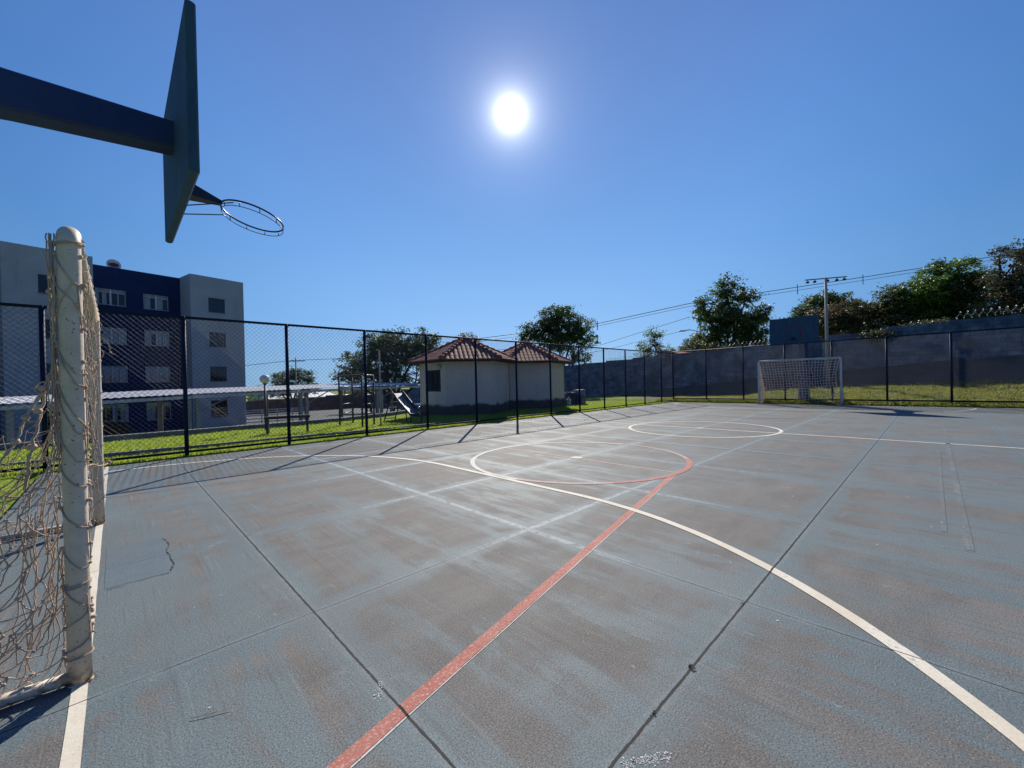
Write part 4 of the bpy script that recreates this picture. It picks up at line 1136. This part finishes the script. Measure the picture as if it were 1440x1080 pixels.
CABS = [
    ('thick power cable rising across the sky behind the far end trees', [(26.5, 33.3, 5.9), (38.34, 21.42, 7.57), (44.6, 13.9, 9.35), (53.58, 6.66, 10.95), (60.07, .37, 12.1), (68.25, -7.56, 13.63), (80, -19, 15.9)], .035),
    ('power cable hanging just below the thick one across the far end sky', [(26.5, 33.3, 5.55), (38.34, 21.42, 7.3), (44.6, 13.9, 9.05), (53.58, 6.66, 10.60), (60.07, .37, 11.75), (68.25, -7.56, 13.25), (80, -19, 15.5)], .022),
    ('lower slack power cable between the round tree and the lamp pole', [(30.0, 29.5, 3.9), (38.57, 21.18, 5.22), (44.6, 13.9, 7.9)], .022),
    ('lowest thin power cable running to the street lamp pole', [(30.0, 29.5, 3.3), (38.57, 21.18, 4.55), (44.6, 13.9, 6.6)], .018),
    ('thin power cable from the far left utility pole towards the big tree', [(2, 75, 3.2), (18.6, 61.8, 5.3), (29, 50, 5.5), (42, 38, 6.2)], .03)]
for lab, pts, rr in CABS:
    m = MB(); P = [Vector(p) for p in pts]; q = []
    for a, b in zip(P, P[1:]):
        for i in range(10):
            f = i/10; p = a.lerp(b, f); p.z -= .0*sin(pi*f); q.append(p)
    q.append(P[-1]); m.tube(q, rr, 6)
    if 'thick' in lab:
        for f in (.18, .52, .66):
            p = q[int(f*(len(q)-1))]; m.box(p.x-.03, p.x+.03, p.y-.03, p.y+.03, p.z-.45, p.z+.28)
    tag(m.build('power_cable', M['cable']), lab, 'cable', 'overhead power cables')

# ------------------------------------------------------------------ trees
LEAF = dict(
    dark=m_leaf('leaf_dark_green', (.050, .085, .030), (.080, .12, .040), (.13, .18, .07), .42),
    olive=m_leaf('leaf_olive', (.070, .080, .028), (.10, .11, .04), (.15, .15, .07), .34),
    green=m_leaf('leaf_bright_green', (.10, .19, .035), (.14, .23, .045), (.22, .30, .07), .4),
    brown=m_leaf('leaf_brownish', (.115, .078, .040), (.14, .095, .048), (.12, .12, .045), .32),
    rust=m_leaf('leaf_rusty', (.085, .074, .046), (.070, .074, .038), (.09, .095, .05), .28),
    yellow=m_leaf('leaf_yellowish', (.12, .12, .025), (.16, .15, .035), (.10, .12, .03), .45),
)
def tree(name, label, base, lobes, leaves, lsize, mat, trunk=.18, seed=1, clump=.55, per=26, mat2=None, f2=.25, fork=.35, group='trees behind the court', flat=.6, grow=.88):
    """lobes: (dx, dy, z, rx, ry, rz) ellipsoids of the crown relative to base"""
    r = random.Random(seed); bx, by = base; bz = ground_h(bx, by)-.1
    t = thing(name, label, 'tree', (bx, by, bz), 0, group)
    vol = [l[3]*l[4]*l[5] for l in lobes]; tot = sum(vol); C = []
    leaves = int(leaves*2.1); per = int(per*1.25); lsize *= .80; clump *= .80; lobes = [(l[0]*grow/.88, l[1]*grow/.88, l[2], l[3]*grow, l[4]*grow, l[5]*.90) for l in lobes]
    per = int(per*1.7)
    nc = max(24, leaves//per)
    for l, v in zip(lobes, vol):
        for _ in range(max(6, int(nc*v/tot))):
            while True:
                d = Vector((r.gauss(0, 1), r.gauss(0, 1), r.gauss(0, 1))).normalized()
                q = r.random()**.42*1.02
                p = Vector((l[0]+d.x*l[3]*q, l[1]+d.y*l[4]*q, l[2]-bz+d.z*l[5]*q))
                if mnoise.noise(p*(1.1/max(clump, .3))*.6+Vector((seed*7.3, 0, 0))) > -.22 or r.random() < .12: break
            C.append(p)
    cr = [MB(), MB()]
    for p in C:
        b = cr[1] if (mat2 and mnoise.noise(p*.45+Vector((seed, 3, 1))) > .5-f2*1.2) else cr[0]
        cs = clump*r.uniform(.6, 1.3)
        for _ in range(int(per*r.uniform(.5, 1.5))):
            q = p+Vector((r.gauss(0, cs*.5), r.gauss(0, cs*.5), r.gauss(0, cs*.5*flat)))
            a = Vector((r.gauss(0, 1), r.gauss(0, 1), r.gauss(0, .6))).normalized()
            n = Vector((r.gauss(0, .7), r.gauss(0, .7), 1)).normalized(); w = a.cross(n).normalized()
            s_ = lsize*r.uniform(.6, 1.35)
            b.quad(q-a*s_*.5, q+w*s_*.28+a*s_*.05, q+a*s_*.5-Vector((0, 0, .12*s_)), q-w*s_*.28+a*s_*.05)
    # trunk and limbs
    k = MB(); top = min(l[2]-l[5]*.6 for l in lobes)-bz; top = max(top, .6)
    fk = Vector((r.gauss(0, .1), r.gauss(0, .1), max(.6, top*fork+.3)))
    k.tube([(0, 0, -.3), (0, 0, .1), fk*.5, fk], [trunk*1.5, trunk*1.15, trunk, trunk*.9], 9)
    ends = [C[r.randrange(len(C))] for _ in range(26)]
    for i, l in enumerate(lobes):
        c = Vector((l[0], l[1], l[2]-bz)); m1 = fk.lerp(c, .5)+Vector((r.gauss(0, .2), r.gauss(0, .2), r.gauss(.1, .2)))
        k.tube([fk*.97, m1, c], [trunk*.7, trunk*.42, trunk*.2], 7)
        for e_ in sorted(ends, key=lambda q: (q-c).length)[:9]:
            st_ = m1.lerp(c, r.uniform(0, 1)); k.tube([st_, st_.lerp(e_, .5)+Vector((0, 0, r.gauss(.1, .15))), e_], [trunk*.26, trunk*.15, trunk*.05], 5)
    k.build('trunk', M['bark'], t)
    cr[0].build('crown', LEAF[mat], t)
    if mat2 and cr[1].f: cr[1].build('crown', LEAF[mat2], t)
    return t
# frame of the view: R_ = to the right, F_ = away
F_ = Vector((.696, .718)); R_ = Vector((.718, -.696))
def lb(dr, df, z, rr, rd, rz): 
    d = R_*dr+F_*df; m_ = (rr+rd)/2
    return (d.x, d.y, z, m_, m_, rz)
tree('leafy_tree', 'big spreading dark tree rising behind the carport left of the kiosks', (16.9, 27.5),
     [lb(.3, 0, 4.3, 2.3, 2.3, 2.0), lb(-2.4, 0, 2.9, 2.0, 1.8, 1.5), lb(2.1, .4, 4.5, 1.8, 1.8, 1.8), lb(-1.2, .5, 4.9, 1.5, 1.5, 1.2), lb(3.0, 0, 2.4, 1.5, 1.5, 1.6), lb(-.3, 0, 2.0, 2.2, 1.8, 1.3), lb(-3.7, 0, 2.2, 1.0, 1.0, .8)], 15000, .24, 'dark', .24, 2, .62, 26, 'olive', .15, grow=.99)
tree('leafy_tree', 'narrow pale tree standing behind the right edge of the big spreading tree', (22.2, 29.0),
     [lb(-.6, 0, 5.0, 1.1, 1, 1.2), lb(.3, 0, 3.9, 1.4, 1.2, 1.3), lb(-.4, 0, 2.6, 1.5, 1.2, 1.3), lb(.2, 0, 1.4, 1.3, 1.2, 1.1)], 4500, .22, 'olive', .14, 3, .5, 24, 'dark', .3)
tree('leafy_tree', 'small brownish treetop peeping above the nearer kiosk roof', (28., 31.4),
     [lb(0, 0, 5.9, 1.5, 1.4, 1.1), lb(.7, 0, 4.8, 1.5, 1.4, 1.3), lb(-.8, 0, 4.6, 1.3, 1.4, 1.3)], 3200, .22, 'brown', .14, 4, .5, 22, 'olive', .4)
tree('leafy_tree', 'round open-branched tree behind the farther kiosk, left of the wall', (31.2, 21.3),
     [lb(0, 0, 7.4, 2.0, 2.0, 1.5), lb(-1.9, 0, 6.2, 1.6, 1.5, 1.2), lb(1.9, 0, 6.5, 1.6, 1.5, 1.3), lb(.3, 0, 5.3, 2.3, 2.0, 1.3), lb(2.6, 0, 5.2, 1.1, 1.1, .8), lb(1.9, 0, 3.6, 1.2, 1.1, .8), lb(-2.9, 0, 5.5, 1.0, 1.0, .7)], 12000, .24, 'dark', .2, 5, .55, 22, 'green', .1, grow=.99)
tree('leafy_tree', 'small sparse pale green tree showing above the wall between the two taller trees', (32.3, 11.9),
     [lb(.1, 0, 4.8, .9, .9, .9), lb(-.6, 0, 3.7, 1.0, 1.0, .8), lb(.7, 0, 3.6, .9, .9, .8), lb(-.9, 0, 2.9, .8, .8, .6)], 2200, .17, 'olive', .09, 6, .45, 18, 'green', .3)
tree('leafy_tree', 'tall jagged dark green tree just left of the far backboard', (39.0, 8.2),
     [lb(-.1, 0, 8.6, 1.4, 1.4, 1.9), lb(-2.2, 0, 7.4, 1.2, 1.2, 1.4), lb(1.6, 0, 8.3, 1.0, 1.2, 1.1), lb(2.9, 0, 7.2, 1.3, 1.2, .9), lb(-.3, 0, 6.2, 2.5, 2.2, 1.8), lb(2.2, 0, 5.4, 2.0, 1.8, 1.7), lb(-1.6, 0, 4.8, 1.8, 1.6, 1.2), lb(1.2, 0, 3.9, 2.4, 2, 1.2)], 12000, .27, 'dark', .24, 7, .6, 22, 'green', .14)
tree('shrub', 'sunlit yellow green shrub over the wall in front of the tall jagged tree', (35.2, 9.3),
     [lb(-.6, 0, 3.9, 1.3, 1.1, .8), lb(.9, 0, 3.6, 1.3, 1.1, .7), lb(-2.0, 0, 3.5, .9, .9, .6)], 3600, .17, 'olive', .08, 8, .4, 22, 'yellow', .45)
tree('leafy_tree', 'broad domed tree far behind the floodlight mast', (74.6, 7.1),
     [lb(.5, 0, 11.5, 2.6, 2.6, 2.4), lb(-2.2, 0, 10.0, 2.6, 2.6, 2.2), lb(3.0, 0, 11.3, 2.4, 2.6, 2.2), lb(-4.6, 0, 8.3, 2.2, 2.2, 1.8), lb(4.6, 0, 9.6, 2.2, 2.2, 2.2), lb(0, 0, 8.4, 4.6, 4, 2.4)], 14000, .42, 'dark', .4, 9, .95, 22, 'olive', .25)
tree('leafy_tree', 'wide brownish tree behind the far backboard and the floodlight mast', (46.2, .9),
     [lb(.5, 0, 6.6, 2.7, 2.2, 1.3), lb(-2.2, 0, 6.0, 2.2, 1.8, 1.2), lb(2.9, 0, 6.5, 1.9, 1.6, 1.3), lb(0, 0, 4.9, 3.8, 2.4, 1.3), lb(-3.9, 0, 5.0, 1.9, 1.5, 1.1)], 14000, .23, 'brown', .2, 10, .5, 26, 'olive', .3)
tree('leafy_tree', 'grey green feathery tree right of the floodlight mast', (46.0, -2.6),
     [lb(-.6, 0, 7.6, 1.7, 1.5, 1.2), lb(1.3, 0, 7.5, 1.7, 1.5, 1.2), lb(.3, 0, 6.1, 2.7, 2.0, 1.6), lb(-1.2, 0, 4.7, 2.4, 1.6, 1.2), lb(2.2, 0, 4.8, 2.0, 1.6, 1.2)], 12000, .22, 'olive', .18, 11, .5, 24, 'dark', .4)
tree('leafy_tree', 'rounded dense green tree above the wall near the right edge', (47.1, -5.2),
     [lb(0, 0, 8.7, 2.4, 2.2, 1.6), lb(-1.9, 0, 7.5, 2.0, 1.8, 1.8), lb(1.9, 0, 7.7, 2.0, 1.8, 1.8), lb(0, 0, 6.3, 3.2, 2.4, 2.0), lb(.4, 0, 4.8, 3.0, 2.4, 1.5)], 17000, .27, 'green', .22, 12, .6, 28, 'dark', .42)
tree('leafy_tree', 'tall rust brown tree at the right edge above the razor wire', (42.8, -8.0),
     [lb(1.7, 0, 9.0, 1.9, 2, 1.5), lb(-.3, 0, 7.2, 1.5, 1.5, 1.4), lb(1.4, 0, 6.6, 2.2, 2.0, 1.8), lb(-.9, 0, 8.9, .7, .7, .5), lb(.1, 0, 8.5, .9, .9, .5), lb(-.2, 0, 5.4, 2.2, 2.0, 1.3), lb(3.2, 0, 8.0, 2.0, 2, 2.2)], 13000, .21, 'rust', .22, 13, .5, 26, 'olive', .18)
tree('shrub', 'ragged low bushes right behind the wall below the rounded green tree', (30.5, -3.6),
     [lb(-.6, 0, 3.45, .9, .9, .35), lb(.5, 0, 3.6, .9, .9, .4), lb(1.5, 0, 3.7, .8, .8, .4), lb(-1.9, 0, 3.3, .9, .9, .35)], 5200, .15, 'olive', .06, 14, .38, 24, 'yellow', .2)
tree('leafy_tree', 'small dark tree beside the far left utility pole', (21.0, 69.),
     [lb(-1.2, 0, 2.6, 2.4, 2, 1.8), lb(1.2, 0, 3.2, 2.4, 2, 1.8), lb(2.6, 0, 1.4, 1.8, 2, 1.8), lb(-2.4, 0, 1.0, 2.4, 2, 1.6)], 5000, .34, 'dark', .25, 15, .75, 22, 'olive', .15)
tree('shrub', 'distant low bush just right of the apartment block', (17.6, 76.), [lb(0, 0, 1.0, 1.6, 1.5, 1.3), lb(-1.6, 0, .6, 1.5, 1.5, 1.2)], 1500, .3, 'green', .12, 16, .6, 20)
tree('leafy_tree', 'low sprawling tree under the left side of the big spreading tree', (21.5, 41.5),
     [lb(-1.5, 0, .9, 2.0, 2, .9), lb(.8, 0, 1.1, 2.2, 2, .9)], 2600, .24, 'dark', .14, 17, .6, 22)

# houses beyond the walls
H1 = thing('warehouse', 'pale low warehouse glimpsed under the carport roof far beyond the brown wall', 'building', (33, 101, -4.5), R(20))
m = MB(); m.box(-9, 9, 0, 8, 0, 3.4); m.build('wall', M['housewall'], H1)
m = MB(); m.loft([[(-9.3, -.3, 3.41), (9.3, -.3, 3.41), (9.3, 8.3, 3.41), (-9.3, 8.3, 3.41)], [(-9.3, 3.9, 4.6), (9.3, 3.9, 4.6), (9.3, 4.1, 4.6), (-9.3, 4.1, 4.6)]], 0, True, False); m.build('roof', M['metalroof'], H1)
H2 = thing('house', 'small house with a reddish tile roof just visible over the far corner of the wall', 'house', (33.0, 9.9, ground_h(33, 10)), R(-10))
m = MB(); m.box(-1.6, 1.6, -1.2, 1.2, 0, 2.55); m.build('wall', M['housewall'], H2)
m = MB(); m.loft([[(-1.9, -1.5, 2.551), (1.9, -1.5, 2.551), (1.9, 1.5, 2.551), (-1.9, 1.5, 2.551)], [(-1.9, -.05, 2.95), (1.9, -.05, 2.95), (1.9, .05, 2.95), (-1.9, .05, 2.95)]], 0, True, False); m.build('roof', M['tile'], H2)

# ------------------------------------------------------------------ sun, sky, camera
S = Vector((.5894, .5933, .5482)).normalized()
EL = math.asin(S.z); AZ = math.atan2(S.x, S.y)
ld = bpy.data.lights.new('sun', 'SUN'); ld.energy = 5.0; ld.angle = R(.55); ld.color = (1, .94, .84)
lo = bpy.data.objects.new('sun', ld); col.objects.link(lo); lo.rotation_euler = (-S).to_track_quat('-Z', 'Y').to_euler(); lo.location = S*60
w = bpy.data.worlds.new('World'); scene.world = w; w.use_nodes = True
nt = w.node_tree; nt.nodes.clear()
out = nt.nodes.new('ShaderNodeOutputWorld')
sky = nt.nodes.new('ShaderNodeTexSky'); sky.sky_type = 'NISHITA'; sky.sun_disc = False
sky.sun_elevation = EL; sky.sun_rotation = AZ; sky.altitude = 600; sky.air_density = 1.0; sky.dust_density = .05; sky.ozone_density = 2.0
bg = nt.nodes.new('ShaderNodeBackground'); bg.inputs[1].default_value = .083
tc = nt.nodes.new('ShaderNodeTexCoord'); sx = nt.nodes.new('ShaderNodeSeparateXYZ'); nt.links.new(tc.outputs['Generated'], sx.inputs[0])
cr_ = nt.nodes.new('ShaderNodeValToRGB'); nt.links.new(sx.outputs[2], cr_.inputs[0])
els = cr_.color_ramp.elements
cr_.color_ramp.interpolation = 'EASE'
def fill_ramp(n_, tab):
    els = n_.color_ramp.elements; els[0].position = tab[0][0]; els[1].position = tab[-1][0]
    els[0].color = (*tab[0][1], 1); els[1].color = (*tab[-1][1], 1)
    for pos, c_ in tab[1:-1]:
        el_ = n_.color_ramp.elements.new(pos); el_.color = (*c_, 1)
cr_.color_ramp.interpolation = 'LINEAR'
fill_ramp(cr_, ((0., (.42, .66, .95)), (.05, (.355, .60, .94)), (.10, (.30, .545, .92)), (.15, (.262, .505, .895)), (.20, (.23, .47, .87)), (.29, (.18, .40, .82)), (.38, (.15, .345, .755)), (.48, (.128, .295, .69)), (.63, (.108, .235, .585)), (.8, (.08, .185, .49)), (1., (.06, .14, .42))))
vs = nt.nodes.new('ShaderNodeVectorMath'); vs.operation = 'SCALE'; vs.inputs['Scale'].default_value = 10.; nt.links.new(cr_.outputs[0], vs.inputs[0])
mx = nt.nodes.new('ShaderNodeMix'); mx.data_type = 'RGBA'; mx.inputs[0].default_value = .93      # clear winter air: deeper, bluer than the model's
nt.links.new(sky.outputs[0], mx.inputs[6]); nt.links.new(vs.outputs[0], mx.inputs[7]); nt.links.new(mx.outputs[2], bg.inputs[0])   # strength set below
# the sun itself and the bright air close round it
dot = nt.nodes.new('ShaderNodeVectorMath'); dot.operation = 'DOT_PRODUCT'
nt.links.new(tc.outputs['Generated'], dot.inputs[0]); dot.inputs[1].default_value = S
def wm(op, a, b):
    x = nt.nodes.new('ShaderNodeMath'); x.operation = op
    for i, v in enumerate((a, b)):
        if isinstance(v, bpy.types.NodeSocket): nt.links.new(v, x.inputs[i])
        else: x.inputs[i].default_value = v
    return x.outputs[0]
d = wm('MAXIMUM', dot.outputs['Value'], 0.)
ang2 = wm('MULTIPLY', wm('SUBTRACT', 1., d), 2.)                     # ~ angle squared (rad)
# a clear sky is darkest well away from the sun
k01 = wm('ADD', wm('MULTIPLY', dot.outputs['Value'], .5), .5)
kr = nt.nodes.new('ShaderNodeValToRGB'); kr.color_ramp.interpolation = 'LINEAR'; nt.links.new(k01, kr.inputs[0])
fill_ramp(kr, ((.0, (.30, .40, .52)), (.45, (.30, .40, .52)), (.65, (.34, .46, .57)), (.75, (.41, .555, .64)), (.84, (.55, .68, .755)), (.90, (.76, .85, .90)), (.935, (.91, .955, .98)), (.965, (1, 1, 1)), (1., (1, 1, 1))))
ml = nt.nodes.new('ShaderNodeMix'); ml.data_type = 'RGBA'; ml.blend_type = 'MULTIPLY'; ml.inputs[0].default_value = 1.
nt.links.new(mx.outputs[2], ml.inputs[6]); nt.links.new(kr.outputs[0], ml.inputs[7]); nt.links.new(ml.outputs[2], bg.inputs[0])
g1 = wm('MULTIPLY', wm('POWER', wm('ADD', wm('MULTIPLY', ang2, 1./(.021**2)), 1.), -1.15), 2.6)      # glare falling off softly round the disc
g3 = wm('MULTIPLY', wm('POWER', 2.71828, wm('MULTIPLY', wm('SQRT', ang2, 0.), -1./.14)), .06)
em = nt.nodes.new('ShaderNodeBackground'); em.inputs[0].default_value = (1, .97, .93, 1)
nt.links.new(wm('ADD', g1, g3), em.inputs[1])
ad = nt.nodes.new('ShaderNodeAddShader'); nt.links.new(bg.outputs[0], ad.inputs[0]); nt.links.new(em.outputs[0], ad.inputs[1])
nt.links.new(ad.outputs[0], out.inputs[0])

cd = bpy.data.cameras.new('camera'); cd.sensor_width = 36; cd.lens = 36*574.83/1440; cd.clip_start = .05; cd.clip_end = 3000
co = bpy.data.objects.new('camera', cd); col.objects.link(co); scene.camera = co
yaw, pit, rol = R(45.88048), R(-.21327), R(-1.35677)
fwd = Vector((cos(yaw)*cos(pit), sin(yaw)*cos(pit), sin(pit))); rt = Vector((sin(yaw), -cos(yaw), 0)); up = rt.cross(fwd)
r_ = rt*cos(rol)+up*sin(rol); u_ = -rt*sin(rol)+up*cos(rol)
co.matrix_world = Matrix(((r_.x, u_.x, -fwd.x, .14016), (r_.y, u_.y, -fwd.y, -4.25382), (r_.z, u_.z, -fwd.z, 1.31083), (0, 0, 0, 1)))
scene.view_settings.view_transform = 'Standard'; scene.view_settings.look = 'None'
scene.view_settings.exposure = .32; scene.view_settings.gamma = 1
scene.render.engine = 'CYCLES'
scene.cycles.max_bounces = 6; scene.cycles.transparent_max_bounces = 12
scene.cycles.sample_clamp_indirect = 6
